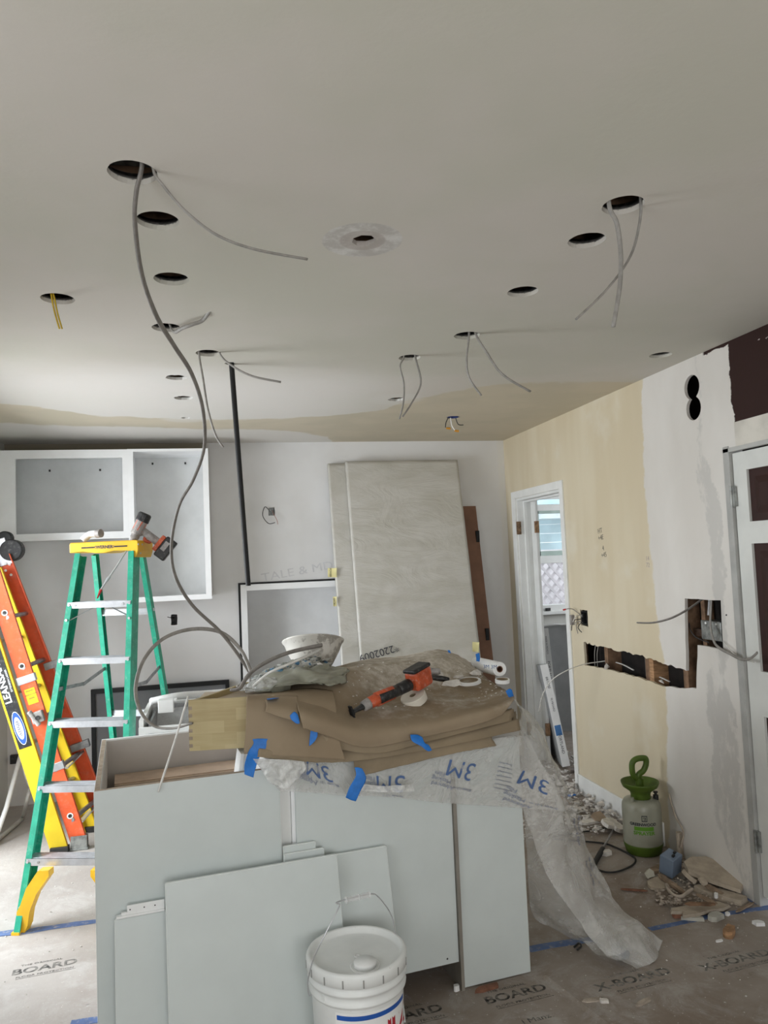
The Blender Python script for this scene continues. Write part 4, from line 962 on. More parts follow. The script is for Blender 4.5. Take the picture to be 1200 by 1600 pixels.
# middle cabinet
cb = thing('base_cabinet', I(.95, .4, 0), 'middle island cabinet with a large grey-white front and a dark gap at the floor', 'cabinet')
obj('front_panel', bx(.652, 1.238, 0, t_, .100, ZT, X=IM), panel_grey, cb, bevel=.0012)
obj('side_panel', bx(.640, .658, t_+.001, .772, 0, ZT, X=IM), cab_white, cb, bevel=.001)
obj('side_panel', bx(1.240, 1.252, -.012, .772, 0, ZT-.12, X=IM), mat('edge_grey_brown', (.24, .22, .19), .7), cb)
obj('back_panel', bx(.701, 1.252, .772, .79, 0, ZT, X=IM), cab_white, cb)
obj('bottom_panel', bx(.658, 1.238, .02, .772, .10, .118, X=IM), taupe, cb)
obj('filler', bx(.600, .639, .03, .045, .05, ZT-.01, X=IM), white_paint, cb)
bm = nb(); cyl(bm, iv(699, 1498, -.0012), iv(699, 1498, .002), .0035, seg=12); obj('screw_hole', bm, black_p, cb)
# right end cabinet
cc = thing('base_cabinet', I(1.4, .4, 0), 'right end island panel cabinet reaching down to the floor', 'cabinet')
obj('front_panel', bx(1.256, 1.530, 0, t_, .004, ZT, X=IM), panel_grey, cc, bevel=.0012)
obj('side_panel', bx(1.512, 1.530, t_+.001, .77, 0, ZT, X=IM), panel_grey, cc, bevel=.001)
obj('side_panel', bx(1.256, 1.274, t_+.001, .77, 0, ZT, X=IM), cab_white, cc)
obj('back_panel', bx(1.256, 1.53, .772, .79, 0, ZT, X=IM), cab_white, cc)
# plywood sub-top over the two right cabinets
wt_ = obj('plywood_worktop', bx(.60, 1.53, -.005, .80, ZT+.001, ZT+.045, X=IM), mat('grey_ply_top', (.36, .345, .32), .7, var=.08)); tag(wt_, 'thick plywood sub-top under the cardboard on the island', 'worktop')
# white folded paper between cabinet and drawer box
bm = nb()
for k in range(5): prism(bm, [(-.045+.012*k, 0), (-.033+.012*k, 0), (-.012+.013*k, .13), (-.024+.013*k, .13)], .10+.01*k, IM @ T((.50, .05+.004*k, .80)))
wp = obj('folded_white_liner', bm, white_pl); tag(wp, 'crinkled white plastic liner poking up inside the left cabinet under the wooden drawer', 'liner')
# ---- loose panels leaning against the fronts
def loose(name, x0, x1, zt, v0, v1, th, m, label, skew=.0, cat='panel', extra=None):
    """v0 at the floor, v1 at the top"""
    L = math.hypot(zt, v1-v0); a = math.atan2(v1-v0, zt); X = IM @ T((0, v0, 0)) @ Matrix.Rotation(-a, 4, 'X')
    r = thing(name, I((x0+x1)/2, v0, 0), label, cat)
    o1 = obj('board', prism(nb(), [(x0, 0), (x1+skew, 0), (x1, L), (x0, L)], th, X), m, r, bevel=.0015)
    bm = nb(); box(bm, x0+.001, x1-.001, .0005, th-.0005, L, L+.0014, X); box(bm, x0-.0012, x0, .0005, th-.0005, .0, L, X); prism(bm, [(x1+skew, 0), (x1+skew+.0012, 0), (x1+.0012, L), (x1, L)], th-.001, X @ T((0, .0005, 0))); obj('edge_band', bm, panel_edge_lit, r)
    return r, X, L
p2_ = iv(350, 1368, -.03); p3_ = iv(603, 1325, -.03)
loose('loose_panel', .400, .965, .566, -.105, -.030, .018, panel_grey, 'grey-white panel leaning on the island, second from the front, showing behind the bucket handle', .02)
loose('loose_panel', .210, .772, .583, -.150, -.072, .018, panel_grey, 'largest front grey-white panel leaning on the island left of the bucket', .012)
loose('loose_panel', .056, .300, .482, -.100, -.026, .016, panel_grey, 'narrow grey-white panel leaning at the left foot of the island', .0)
loose('filler_strip', .601, .712, .618, -.030, -.019, .010, panel_grey, 'narrow grey-white filler strip standing in the gap of the island, taller one', .0, 'strip')
loose('filler_strip', .601, .738, .597, -.044, -.0325, .010, panel_grey, 'grey-white filler strip in the gap of the island, slightly lower and wider one', .0, 'strip')
tr = thing('drawer_rail', I(.15, -.03, .482), 'white perforated drawer rail resting on top of the narrow leaning panel', 'rail')
bm = nb(); box(bm, .060, .208, -.034, -.016, .485, .492, IM); box(bm, .093, .208, -.030, -.024, .492, .520, IM); box(bm, .075, .093, -.030, -.018, .492, .50, IM); obj('rail', bm, white_pl, tr, bevel=.001)
for i, u in enumerate((.102, .145, .178)):
    bm = nb(); cyl(bm, I(u, -.0305, .507), I(u, -.0295, .507), .0022, seg=8); obj('screw_hole', bm, black_p, tr)

# ================================================================== BUCKET
BC = Vector((at(557, 1490, 2.42).x, 2.42, 0))
bk_ = thing('paint_bucket', BC, 'white plastic paint bucket with lid and wire handle in front of the island', 'bucket')
BR = .150
prof = [(.132, 0), (.134, .004), (.143, .255), (.1435, .262), (.151, .264), (.152, .270), (.145, .274), (.146, .292), (.153, .294), (.1545, .302), (.1475, .306), (.148, .318), (.150, .322), (.145, .322), (.140, .30)]
obj('body', lathe(nb(), prof, 56, T(BC)), bucket_m, bk_, smooth=True)
lid = [(.153, .318), (.1565, .320), (.1575, .350), (.154, .357), (.147, .359), (.141, .356), (.138, .343), (.130, .341), (.100, .3405), (.001, .340)]
ld = obj('lid', lathe(nb(), lid, 64, T(BC)), bucket_m, bk_, smooth=True)
bm = nb()
sp_c = BC+Vector((.014, -.070, .341))
lathe(bm, [(.046, -.002), (.046, .001), (.041, .0015), (.040, -.002)], 36, T(sp_c)); lathe(bm, [(.034, -.002), (.035, .010), (.033, .014), (.001, .0145)], 36, T(sp_c)); obj('spout_cap', bm, white_pl, ld, smooth=True)
bm = nb(); lathe(bm, [(.010, 0), (.010, .0035), (.006, .0035), (.005, .0015), (.0005, .0015)], 20, T(BC+Vector((.0, -.010, .340)))); obj('centre_boss', bm, white_pl, ld, smooth=True)
for k in range(16):
    a = radians(200+k*22.5); c_ = BC+Vector((cos(a)*.1572, sin(a)*.1572, .3335)); bm = nb(); box(bm, -.002, .002, -.0010, .0010, -.011, .011, T(c_) @ Matrix.Rotation(a+pi/2, 4, 'Z')); obj('lid_slit', bm, mat('slit_grey', (.30, .30, .29), .6), ld)
# ears and wire handle standing up
ea, eb = BC+Vector((-.146, -.045, .292)), BC+Vector((.146, .045, .292))
hu = (eb-ea).normalized()
top = at(558, 1412, 2.405)
bm = nb(); e_l = BC+Vector((-.1535, -.048, .285)); e_r = BC+Vector((.1535, .048, .285))
L_ = at(528, 1420, 2.385); R_ = at(579, 1407, 2.445)
sweep(bm, [e_l+Vector((.004, -.002, -.012)), e_l+Vector((-.004, -.004, -.008)), e_l+Vector((-.005, -.003, .03)), at(492, 1510, 2.355)+Vector((-.002, 0, .01)), at(508, 1470, 2.355), at(527, 1434, 2.375), at(531, 1424, 2.385), L_, R_,
           at(592, 1412, 2.455), at(607, 1430, 2.465), at(615, 1448, 2.470), at(617, 1462, 2.475), e_r+Vector((.002, .0, .01)), e_r], .0019, seg=8, n=8)
obj('wire_handle', bm, steel, bk_, smooth=True)
a, b = at(541, 1417, 2.395), at(577, 1408, 2.435); d_ = (b-a)
bm = nb(); sweep(bm, [a, a+d_*.05, a+d_*.5, a+d_*.52, a+d_*.56, a+d_*.95, b], .0085, seg=14, smooth=False, taper=lambda q: 1.12 if (q < .1 or q > .9 or .45 < q < .55) else .92); obj('grip', bm, clear_pl, bk_)
bm = nb(); m_ = T(BC+Vector((-.118, -.083, .272))) @ Matrix.Rotation(radians(35), 4, 'Z'); box(bm, -.004, .006, -.010, .004, -.012, .012, m_); obj('ear', bm, bucket_m, bk_)
# printed label wrapped on the body
def wrapm(ang, z): return T(BC+Vector((0, 0, z))) @ Matrix.Rotation(ang, 4, 'Z') @ Matrix.Rotation(pi/2, 4, 'X') @ T((0, 0, .1395))
def band(bm, a0, a1, z0, z1, r0_, r1_, n=30):
    V = []
    for i in range(n+1):
        a = a0+(a1-a0)*i/n; V.append([bm.verts.new(BC+Vector((cos(a)*r, sin(a)*r, z))) for r, z in ((r0_, z0), (r1_, z1), (r1_-.001, z1), (r0_-.001, z0))])
    for A, B in zip(V, V[1:]):
        for k in range(4): bm.faces.new((A[k], B[k], B[(k+1) % 4], A[(k+1) % 4]))
    bm.faces.new(V[0]); bm.faces.new(V[-1][::-1]); return bm
lab = obj('label', band(nb(), radians(232), radians(335), .02, .247, .1355, .1432), white_pl, bk_)
obj('blue_stripe', band(nb(), radians(234), radians(334), .228, .241, .1430, .1436), mat('stripe_blue', (.02, .10, .42), .4), lab)
def wl(s, size, ang, z, m, bold=0, sx=1):
    w = .1425+(z-.22)*.035
    o = text('lettering', s, size, T(BC+Vector((0, 0, z))) @ Matrix.Rotation(radians(ang+90), 4, 'Z') @ Matrix.Rotation(pi/2, 4, 'X') @ T((0, 0, w+.0004)), m, lab, ext=.0003, wrap=w, bold=bold, sx=sx)
kred = mat('kilz_red', (.42, .015, .03), .4, var=.03)
wl('KILZ', .075, 308, .184, kred, .003, 1.0); wl('PRIMER', .018, 316, .134, mat('label_navy', (.02, .05, .3), .4), .0005)
for k in range(7):
    a = radians(240+k*.9); obj('bar_code', band(nb(), a, a+radians(.35+.2*(k % 2)), .185, .218, .1418, .1430, 1), ink, lab)

SZ = Matrix.Diagonal((1, 1, 1.04, 1))
for o in list(bk_.children):
    for q in [o]+list(o.children): q.data.transform(SZ); q.location.z *= 1.04
    for q in o.children: q.matrix_parent_inverse = T(-o.location)
# ================================================================== WOODEN DRAWER BOX
de = Vector((cos(radians(-8)), sin(radians(-8)), 0)); dn = Vector((sin(radians(20)), cos(radians(20)), 0))
D0 = at(296, 1175, 2.77); DZ0, DZ1 = ZT+.046, at(292, 1093, 2.77).z-.005
DM = Matrix((de, Vector((-de.y, de.x, 0)), Vector((0, 0, 1)))).transposed().to_4x4(); DM.translation = Vector((D0.x, D0.y+.010, 0))
DZ0 = D0.z
dw, dd, th = .30, .40, .014; SH = Matrix(((1, .45, 0, 0), (0, 1, 0, 0), (0, 0, 1, 0), (0, 0, 0, 1)))
dx = thing('wooden_drawer', DM @ Vector((dw/2, dd/2, DZ0)), 'pale maple drawer box with dovetailed corner sticking out left of the cardboard', 'drawer')
obj('front_board', bx(0, dw, 0, th, DZ0, DZ1, X=DM), maple, dx, bevel=.001)
SD = DM @ Matrix.Rotation(radians(-24), 4, 'Z')
obj('side_board', bx(.001, th, th, dd, DZ0, DZ1-.002, X=SD), maple, dx, bevel=.001)
obj('bottom_board', prism(nb(), [(.01, 0), (dw-.01, 0), (dw-.01, .006), (.01, .006)], .28, DM @ T((0, .012, DZ1-.028))), mat('drawer_bottom', (.52, .43, .33), .6, var=.08), dx)
for k in range(6):
    z = DZ0+.012+k*(DZ1-DZ0-.02)/6; obj('dovetail', bx(-.0008, .012, -.0006, .010, z, z+.012, X=DM), mdf_raw, dx)
bm = nb(); box(bm, .05, .10, .03, .034, DZ1-.020, DZ1-.012, DM); obj('metal_clip', bm, black_p, dx)
lump = obj('dust_lump', chunk(nb(), DM @ Vector((.13, .06, DZ1-.022)), .016, 5, .5), plaster_b); tag(lump, 'small dust heap on top of the wooden drawer', 'debris')
# second drawer box hidden beneath the cardboard carries the heap
d2 = thing('wooden_drawer', I(1.02, .40, ZT+.046), 'wooden drawer box buried under the cardboard on the island', 'drawer')
bm = nb(); 
for a in ((.72, 1.40, .22, .234), (.72, 1.40, .70, .714), (.72, .734, .22, .714), (1.386, 1.40, .22, .714)): box(bm, a[0], a[1], a[2], a[3], ZT+.046, ZT+.115, IM)
obj('carcass', bm, maple, d2); obj('bottom_board', bx(.735, 1.385, .235, .70, ZT+.05, ZT+.056, X=IM), maple, d2)

# ================================================================== CARDBOARD HEAP
def G(rows): return [[at(*p) for p in r] for r in rows]
def sheet(name, rows, label, m, cat='cardboard', group=None, **k):
    bm, g, n = grid(G(rows), **k); o = obj(name, bm, m, smooth=True); tag(o, label, cat, group); return o, g, n
kw = dict(nu=12, nv=8, th=.0022, edge=.0012)
def IP(x, v, z):
    """point of the island at depth v and height z that stands at image column x"""
    lo, hi = -.5, 2.5
    for _ in range(40):
        m_ = (lo+hi)/2; d = I(m_, v, z)-CAM; sx = 600+F*d.dot(rgt)/d.dot(fwd)
        if sx < x: lo = m_
        else: hi = m_
    return I(lo, v, z)
def GG(rows): return [[(p if isinstance(p, Vector) else at(*p)) for p in r] for r in rows]
G = GG
s2, g2, n2 = sheet('cardboard_sheet', [
  [(505, 1046, 3.30), (575, 1031, 3.36), (635, 1024, 3.40), (690, 1017, 3.42), (735, 1038, 3.38), (762, 1062, 3.30)],
  [(470, 1060, 3.05), (560, 1042, 3.12), (620, 1040, 3.18), (690, 1035, 3.22), (740, 1055, 3.18), (775, 1070, 3.12)],
  [(452, 1075, 2.90), (535, 1062, 2.95), (600, 1075, 3.02), (680, 1078, 3.04), (745, 1080, 3.02), (787, 1078, 2.98)],
  [(459, 1088, 2.78), (515, 1092, 2.80), (575, 1108, 2.82), (665, 1100, 2.84), (745, 1098, 2.86), (800, 1086, 2.86)],
  [iv(466, 1110, -.07), iv(515, 1125, -.075), iv(570, 1140, -.075), iv(660, 1130, -.075), iv(745, 1112, -.075), iv(803, 1094, -.065)],
  [iv(473, 1137, -.08), iv(512, 1150, -.085), iv(572, 1168, -.085), iv(655, 1153, -.085), iv(738, 1134, -.085), iv(783, 1118, -.08)]],
  'big dusty cardboard sheet rolled over the top of the island heap, tool lying on it', card, jit=.005, jf=7, seed=2, **kw)
s1, g1, n1_ = sheet('cardboard_sheet', [
  [(386, 1087, 2.82), (430, 1083, 2.84), (480, 1076, 2.86), (520, 1080, 2.84)],
  [(385, 1094, 2.69), (430, 1095, 2.70), (480, 1096, 2.72), (525, 1100, 2.73)],
  [(384, 1135, 2.645), (430, 1140, 2.645), (480, 1145, 2.645), (530, 1150, 2.635)],
  [(381, 1178, 2.635), (430, 1181, 2.625), (490, 1184, 2.625), (540, 1188, 2.625)]],
  'cardboard sheet folded down over the front of the wooden drawer at left', card, jit=.002, jf=7, seed=5, **kw)
ZS = ZT+.047
s3, _, _ = sheet('cardboard_sheet', [
  [IP(x, .12, ZS+.035) for x in (520, 600, 690, 800)], [IP(x, -.010, ZS+.028) for x in (515, 600, 690, 803)],
  [iv(505, 1150, -.068), iv(590, 1158, -.068), iv(680, 1142, -.068), iv(802, 1108, -.05)],
  [iv(515, 1168, -.073), iv(590, 1177, -.073), iv(675, 1157, -.073), iv(799, 1126, -.055)]],
  'cardboard sheet just under the rolled one, edge running to the right corner', card2, jit=.001, seed=8, **kw)
s4, _, _ = sheet('cardboard_sheet', [
  [IP(x, .12, ZS+.020) for x in (420, 540, 680, 806)], [IP(x, -.008, ZS+.014) for x in (410, 540, 680, 808)],
  [iv(405, 1170, -.052), iv(530, 1176, -.054), iv(680, 1158, -.052), iv(810, 1124, -.03)],
  [iv(402, 1183, -.058), iv(530, 1191, -.060), iv(680, 1169, -.058), iv(813, 1141, -.035)]],
  'torn-edged cardboard sheet third in the stack, tip at the far right', card2, jit=.001, seed=12, **kw)
s5, _, _ = sheet('cardboard_sheet', [
  [IP(x, .10, ZS+.010) for x in (556, 640, 700, 768)], [IP(x, -.006, ZS+.006) for x in (554, 640, 700, 768)],
  [iv(553, 1190, -.038), iv(630, 1178, -.038), iv(700, 1163, -.036), iv(768, 1152, -.032)],
  [iv(556, 1214, -.044), iv(630, 1196, -.042), iv(700, 1179, -.04), iv(776, 1165, -.036)]],
  'lowest cardboard sheet drooping under the stack above the masking film', card2, jit=.0008, seed=15, **kw)
s6, _, _ = sheet('cardboard_flap', [
  [(412, 1088, 2.74), (440, 1087, 2.74), (465, 1088, 2.74)], [(416, 1100, 2.665), (445, 1106, 2.655), (466, 1112, 2.64)], [(414, 1112, 2.64), (440, 1121, 2.635), (468, 1128, 2.63)]],
  'small folded cardboard flap over the left sheet, blue tape beside it', card, th=.002, nu=6, nv=6)
# torn raised corner at the back
s7, _, _ = sheet('cardboard_sheet', [
  [(640, 1024, 3.44), (690, 1015, 3.45), (735, 1035, 3.42)], [(650, 1036, 3.38), (700, 1030, 3.36), (745, 1052, 3.3)]], 'dust-covered torn cardboard corner standing up at the back of the heap', mat('card_dusty', (.48, .43, .38), .85, var=.15, scale=12, bump=.2), th=.002, nu=8, nv=6, edge=.003)
# printed word on the rolled sheet
def on_grid(g, fu, fv):
    r = fv*(len(g)-1); c = fu*(len(g[0])-1); j, i = min(int(r), len(g)-2), min(int(c), len(g[0])-2); a, b = r-j, c-i
    return g[j][i]*(1-a)*(1-b)+g[j+1][i]*a*(1-b)+g[j][i+1]*(1-a)*b+g[j+1][i+1]*a*b
def ink_on(g, n, s, fu, fv, size, m, name='printed_text', parent=None, rot=0, off=.0012, squash=1, bold=0):
    """print lettering that follows the curved sheet; (fu,fv) centre in sheet fractions, size in metres"""
    R_ = Matrix.Rotation(rot, 2); ci = min(int(fu*(len(g[0])-1)), len(g[0])-1); rj = min(int(fv*(len(g)-1)), len(g)-1)
    Lu = sum((g[rj][i+1]-g[rj][i]).length for i in range(len(g[0])-1)); Lv = sum((g[j+1][ci]-g[j][ci]).length for j in range(len(g)-1))
    def warp(co):
        q = R_ @ Vector((co.x, co.y*squash)); u, v = fu+q.x/Lu, fv-q.y/Lv
        u = min(max(u, 0), 1); v = min(max(v, 0), 1); p = on_grid(g, u, v)
        j = min(int(v*(len(g)-1)), len(g)-1); i = min(int(u*(len(g[0])-1)), len(g[0])-1); nn_ = n[j][i]
        if nn_.dot(CAM-p) < 0: nn_ = -nn_
        return p+nn_*(off+co.z)
    return text(name, s, size, None, m, parent, ext=.0002, warp=warp, bold=bold)
ink_on(g2, n2, 'X-BOARD', .17, .56, .030, board_ink, parent=s2, rot=radians(-25))
ink_on(g2, n2, 'BOARD', .19, .66, .055, board_ink, parent=s2, rot=radians(-25))
# ---- torn strips of blue tape
def tape(rows, label, th=.0006):
    bm, _, _ = grid(G([[(a, b, c-(.055 if c < 2.75 else .0)) for a, b, c in r] for r in rows]), 4, 5, jit=.002, jf=14, seed=random.random()*9, th=th)
    o = obj('blue_tape_strip', bm, bluetape, smooth=True); tag(o, label, 'tape', 'torn blue tape on the island'); return o
tape([[(394, 1154, 2.690), (410, 1154, 2.690), (424, 1155, 2.690)], [(396, 1162, 2.686), (408, 1163, 2.686), (424, 1171, 2.686)], [(388, 1175, 2.68), (398, 1178, 2.68), (408, 1180, 2.68)], [(382, 1195, 2.66), (392, 1197, 2.66), (400, 1198, 2.66)], [(382, 1210, 2.65), (390, 1213, 2.65), (396, 1215, 2.65)]], 'large blue tape strip hanging over the left cardboard corner')
tape([[(554, 1199, 2.635), (560, 1199, 2.635), (566, 1201, 2.635)], [(556, 1212, 2.63), (564, 1213, 2.63), (572, 1217, 2.63)], [(546, 1230, 2.63), (556, 1233, 2.63), (563, 1236, 2.63)], [(540, 1246, 2.63), (548, 1250, 2.63), (556, 1252, 2.63)]], 'blue tape strip hanging below the middle of the cardboard stack')
tape([[(641, 1148, 2.69), (652, 1148, 2.69), (660, 1152, 2.69)], [(644, 1158, 2.68), (655, 1158, 2.68), (664, 1161, 2.68)], [(658, 1166, 2.675), (665, 1165, 2.675), (670, 1164, 2.68)], [(664, 1171, 2.67), (670, 1174, 2.67), (675, 1172, 2.67)]], 'crumpled blue tape on the front edge of the stack, right of the middle')
tape([[(453, 1118, 2.685), (460, 1112, 2.685), (466, 1118, 2.685)], [(455, 1124, 2.68), (463, 1126, 2.68), (468, 1128, 2.68)], [(462, 1130, 2.68), (466, 1131, 2.68), (468, 1130, 2.68)]], 'small blue tape piece stuck on the left cardboard fold, the upper one')
tape([[(486, 1138, 2.685), (491, 1138, 2.685), (496, 1140, 2.685)], [(484, 1152, 2.68), (490, 1151, 2.68), (496, 1150, 2.68)], [(483, 1166, 2.675), (487, 1163, 2.675), (492, 1158, 2.675)]], 'small blue tape piece stuck on the left cardboard, the lower one')
tape([[(790, 1080, 2.80), (796, 1076, 2.80), (800, 1078, 2.80)], [(794, 1088, 2.79), (799, 1087, 2.79), (803, 1089, 2.79)], [(799, 1094, 2.78), (802, 1093, 2.78), (803, 1092, 2.78)]], 'blue tape corner at the far right of the cardboard')
tape([[(699, 1016, 3.40), (703, 1016, 3.40)], [(702, 1022, 3.40), (706, 1024, 3.40)], [(704, 1028, 3.40), (708, 1028, 3.40)]], 'tiny blue tape bit beside the raised cardboard corner')
tape([[(722, 1040, 3.33), (729, 1040, 3.33)], [(726, 1046, 3.31), (735, 1045, 3.31)], [(731, 1050, 3.3), (742, 1049, 3.3)]], 'small crumpled blue tape behind the white tape rolls')
tape([[(743, 1022, 3.30), (749, 1020, 3.30)], [(744, 1028, 3.30), (750, 1028, 3.30)], [(744, 1033, 3.30), (749, 1034, 3.30)]], 'round dab of blue tape left of the film roll')
tape([[(412, 1089, 2.78), (430, 1089, 2.78), (443, 1088, 2.78)], [(418, 1093, 2.735), (430, 1092, 2.735), (440, 1090, 2.75)]], 'dull blue tape at the top of the left cardboard fold')
# black shadowed gap: edge of a knee board under the sheets is left to the renderer

# ================================================================== THINGS ON THE HEAP
# oscillating multi-tool
ot = thing('oscillating_tool', at(600, 1095, 2.86), 'orange and black oscillating multi-tool lying on the cardboard, blade pointing left', 'power tool')
def tp(x, y, Y=None, f=None): return at(x, y, Y)
P_ = [tp(567, 1104, 2.735), tp(590, 1092, 2.755), tp(612, 1083, 2.785), tp(635, 1072, 2.825), tp(652, 1062, 2.865)]
def seg(name, i0, i1, r0_, r1_, m, sq=.9, s_=16, **k):
    bm = nb(); a = P_[int(i0)]+(P_[min(int(i0)+1, 4)]-P_[int(i0)])*(i0 % 1); b = P_[min(int(i1), 4)]+((P_[min(int(i1)+1, 4)]-P_[min(int(i1), 4)])*(i1 % 1) if i1 < 4 else Vector())
    sweep(bm, [a, a.lerp(b, .33), a.lerp(b, .66), b], r0_, r0_*sq, seg=s_, smooth=False, taper=lambda q: 1+(r1_/r0_-1)*q); return obj(name, bm, m, ot, smooth=True, **k)
seg('gear_head', -0.0, .42, .020, .024, tool_grey)
seg('orange_collar', .42, 1.0, .0235, .025, tool_orange)
seg('grip', 1.0, 2.4, .025, .024, black_p)
seg('grip_side', .9, 2.1, .0215, .020, tool_orange, 1.25)
seg('neck', 2.4, 3.2, .024, .026, black_p)
bd = (P_[4]-P_[3]).normalized()
hm = axes(P_[4]+bd*.012, bd, (0, 0, 1))
bm = nb(); box(bm, -.050, .048, -.034, .040, -.032, .032, hm); obj('battery_housing', bm, tool_orange, ot, bevel=.012)
bm = nb(); box(bm, -.056, .050, .036, .052, -.030, .030, hm); obj('battery', bm, black_p, ot, bevel=.006)
bm = nb(); box(bm, -.03, .03, .0, .018, -.0335, -.031, hm); obj('battery_seam', bm, black_p, ot)
bm = nb(); a = P_[0]; d_ = (P_[0]-P_[1]).normalized(); sweep(bm, [a, a+d_*.015, a+d_*.035, a+d_*.05-Vector((0, 0, .004))], .015, .011, seg=12, taper=lambda q: 1-.4*q); obj('nose', bm, black_p, ot, smooth=True)
bm = nb(); e_ = a+d_*.05; m_ = axes(e_, d_, (0, 0, 1)); box(bm, -.004, .002, -.030, .024, -.012, .010, m_); box(bm, -.008, .004, -.010, .010, -.010, .010, m_); obj('blade', bm, black_flat, ot)
bm = nb(); c_ = (P_[1]+P_[2])/2; box(bm, -.018, .018, -.010, .008, -.029, -.024, axes(c_, bd, (0, 0, 1))); obj('switch', bm, black_p, ot, bevel=.003)
text('lettering', 'RIDGID', .012, axes(c_+Vector((0, -.0255, .008)), bd, (0, 0, 1)), ink, ot, ext=.0002)
# rolls of tape, flat on the heap
def roll(name, c, r, ri, h, label, m=cream_tape, tilt=(0, 0), cat='tape roll', group=None, mi=None):
    o = thing(name, c, label, cat, group); X = T(c) @ Matrix.Rotation(tilt[0], 4, 'X') @ Matrix.Rotation(tilt[1], 4, 'Y')
    bm = nb(); lathe(bm, [(ri+.003, 0), (r-.001, 0), (r, .001)]+[(r+(.0004 if k % 2 else -.0004), h*k/8) for k in range(1, 8)]+[(r-.001, h), (ri+.003, h), (ri+.003, 0)], 40, X, cap=False); obj('tape', bm, m, o, smooth=False)
    bm = nb(); lathe(bm, [(ri, .001), (ri+.003, .001), (ri+.003, h-.0005), (ri, h-.0005), (ri, .001)], 36, X, cap=False); obj('core', bm, mi or card2, o); return o
roll('tape_roll', at(649, 1099, 2.862)+Vector((0, 0, .006))+Vector((0, 0, 0)), .050, .010, .030, 'cream tape roll lying under the battery end of the multi-tool', tilt=(radians(14), radians(-22)))
roll('tape_roll', at(733, 1067, 3.05), .050, .036, .012, 'flat white tape ring lying right of the tools on the heap', m=white_felt, tilt=(radians(6), radians(-4)))
roll('tape_roll', at(789, 1067, 2.98)+Vector((0, .03, -.004)), .030, .022, .016, 'small white tape ring at the right edge of the heap, next to the film roll', m=white_pl, tilt=(radians(5), 0))
# roll of masking film lying at the back right
fr = thing('film_roll', at(770, 1056, 3.2), 'white roll of masking film with blue print lying at the right back of the heap', 'film roll')
fa, fb_ = at(753, 1043, 3.35)+Vector((0, 0, .012)), at(781, 1050, 3.12)+Vector((0, 0, .012))
bm = nb(); m_ = axes(fb_, (1, 0, 0), (0, 0, 1)); dvec = (fa-fb_).normalized(); q_ = dvec.to_track_quat('Z', 'Y').to_matrix().to_4x4(); q_.translation = fb_
lathe(bm, [(.014, 0), (.030, 0), (.031, .002), (.031, .30), (.014, .30), (.014, 0)], 32, q_, cap=False); obj('film', bm, white_pl, fr, smooth=False)
bm = nb(); lathe(bm, [(.011, -.001), (.014, -.001), (.014, .30), (.011, .30), (.011, -.001)], 24, q_, cap=False); obj('core', bm, brown_board, fr)
bm = nb()
text('printed_text', '3M 3M', .022, T(fb_+Vector((-.055, -.034, .018))) @ Matrix.Rotation(radians(-40), 4, 'Z') @ Matrix.Rotation(pi/2, 4, 'X'), ink_blue, fr, ext=.0003)
# hand tools and lumps behind the rolls
def rod(name, a, b, r, label, m, cat='tool', flat=1): 
    bm = nb(); sweep(bm, [a, a.lerp(b, .3), a.lerp(b, .7), b], r, r*flat, seg=10, taper=lambda q: .8+.4*sin(q*pi)); o = obj(name, bm, m, smooth=True); tag(o, label, cat); return o
rod('screwdriver', at(672, 1058, 3.02), at(702, 1062, 3.0), .010, 'dark dusty screwdriver handle behind the multi-tool battery', black_p)
rod('chisel', at(664, 1050, 3.10), at(688, 1049, 3.08), .013, 'dusty grey tool handle above the screwdriver', tool_grey)
cz = [((706, 1072, 2.94), .048, .30, 'long flat plaster crust lying right of the multi-tool'), ((575, 1158, 2.66), .0, .6, ''), ((716, 1060, 3.08), .035, .4, 'dusty plaster lump behind the flat tape ring'), ((745, 1056, 3.14), .04, .45, 'crumpled dusty plaster lump left of the film roll'),
      ((688, 1058, 3.12), .03, .4, 'plaster lump between the tools and the raised cardboard corner')]
for i, (p, r, f_, l) in enumerate(cz):
    if r: o = obj('plaster_chunk', chunk(nb(), at(*p), r, 30+i, f_), plaster); tag(o, l, 'debris')
o = obj('plaster_chunk', chunk(nb(), at(571, 1158, 2.700), .020, 44, .8), plaster_b); tag(o, 'dusty plaster lump caught on the drooping front of the big cardboard sheet', 'debris')
o = obj('plaster_chunk', chunk(nb(), at(558, 1142, 2.73), .008, 45, .8), plaster_b); tag(o, 'tiny plaster crumb above the lump on the cardboard front', 'debris')
cr_ = nb()
for k in range(150):
    fu, fv = random.uniform(.2, .98), random.uniform(.12, .62); p = on_grid(g2, fu, fv); r = random.uniform(.0015, .006); chunk(cr_, p, r, 200+k, .7)
o = obj('plaster_crumbs', cr_, plaster); tag(o, 'scattered white plaster crumbs on the dusty cardboard top', 'debris', kind='stuff')
# mixing bowl
bc = at(489, 1040, 3.28); bc.z = max(bc.z, 1.06)
bw = thing('mixing_bowl', bc, 'plaster-smeared white plastic mixing bowl tilted on the heap', 'bowl')
zc = at(489, 1008, 3.30)
tl = T((zc.x, 3.29, zc.z+.012)) @ Matrix.Rotation(radians(-19), 4, 'X') @ Matrix.Rotation(radians(3), 4, 'Y')
R0 = .132
bm = nb(); lathe(bm, [(.05, -.125), (.060, -.125), (.085, -.09), (.112, -.04), (.126, -.004), (R0, .0), (R0+.002, .006), (.127, .006), (.122, -.002), (.108, -.04), (.081, -.088), (.056, -.121), (.001, -.121)], 48, tl, cap=True); obj('bowl', bm, bowl_m, bw, smooth=True)
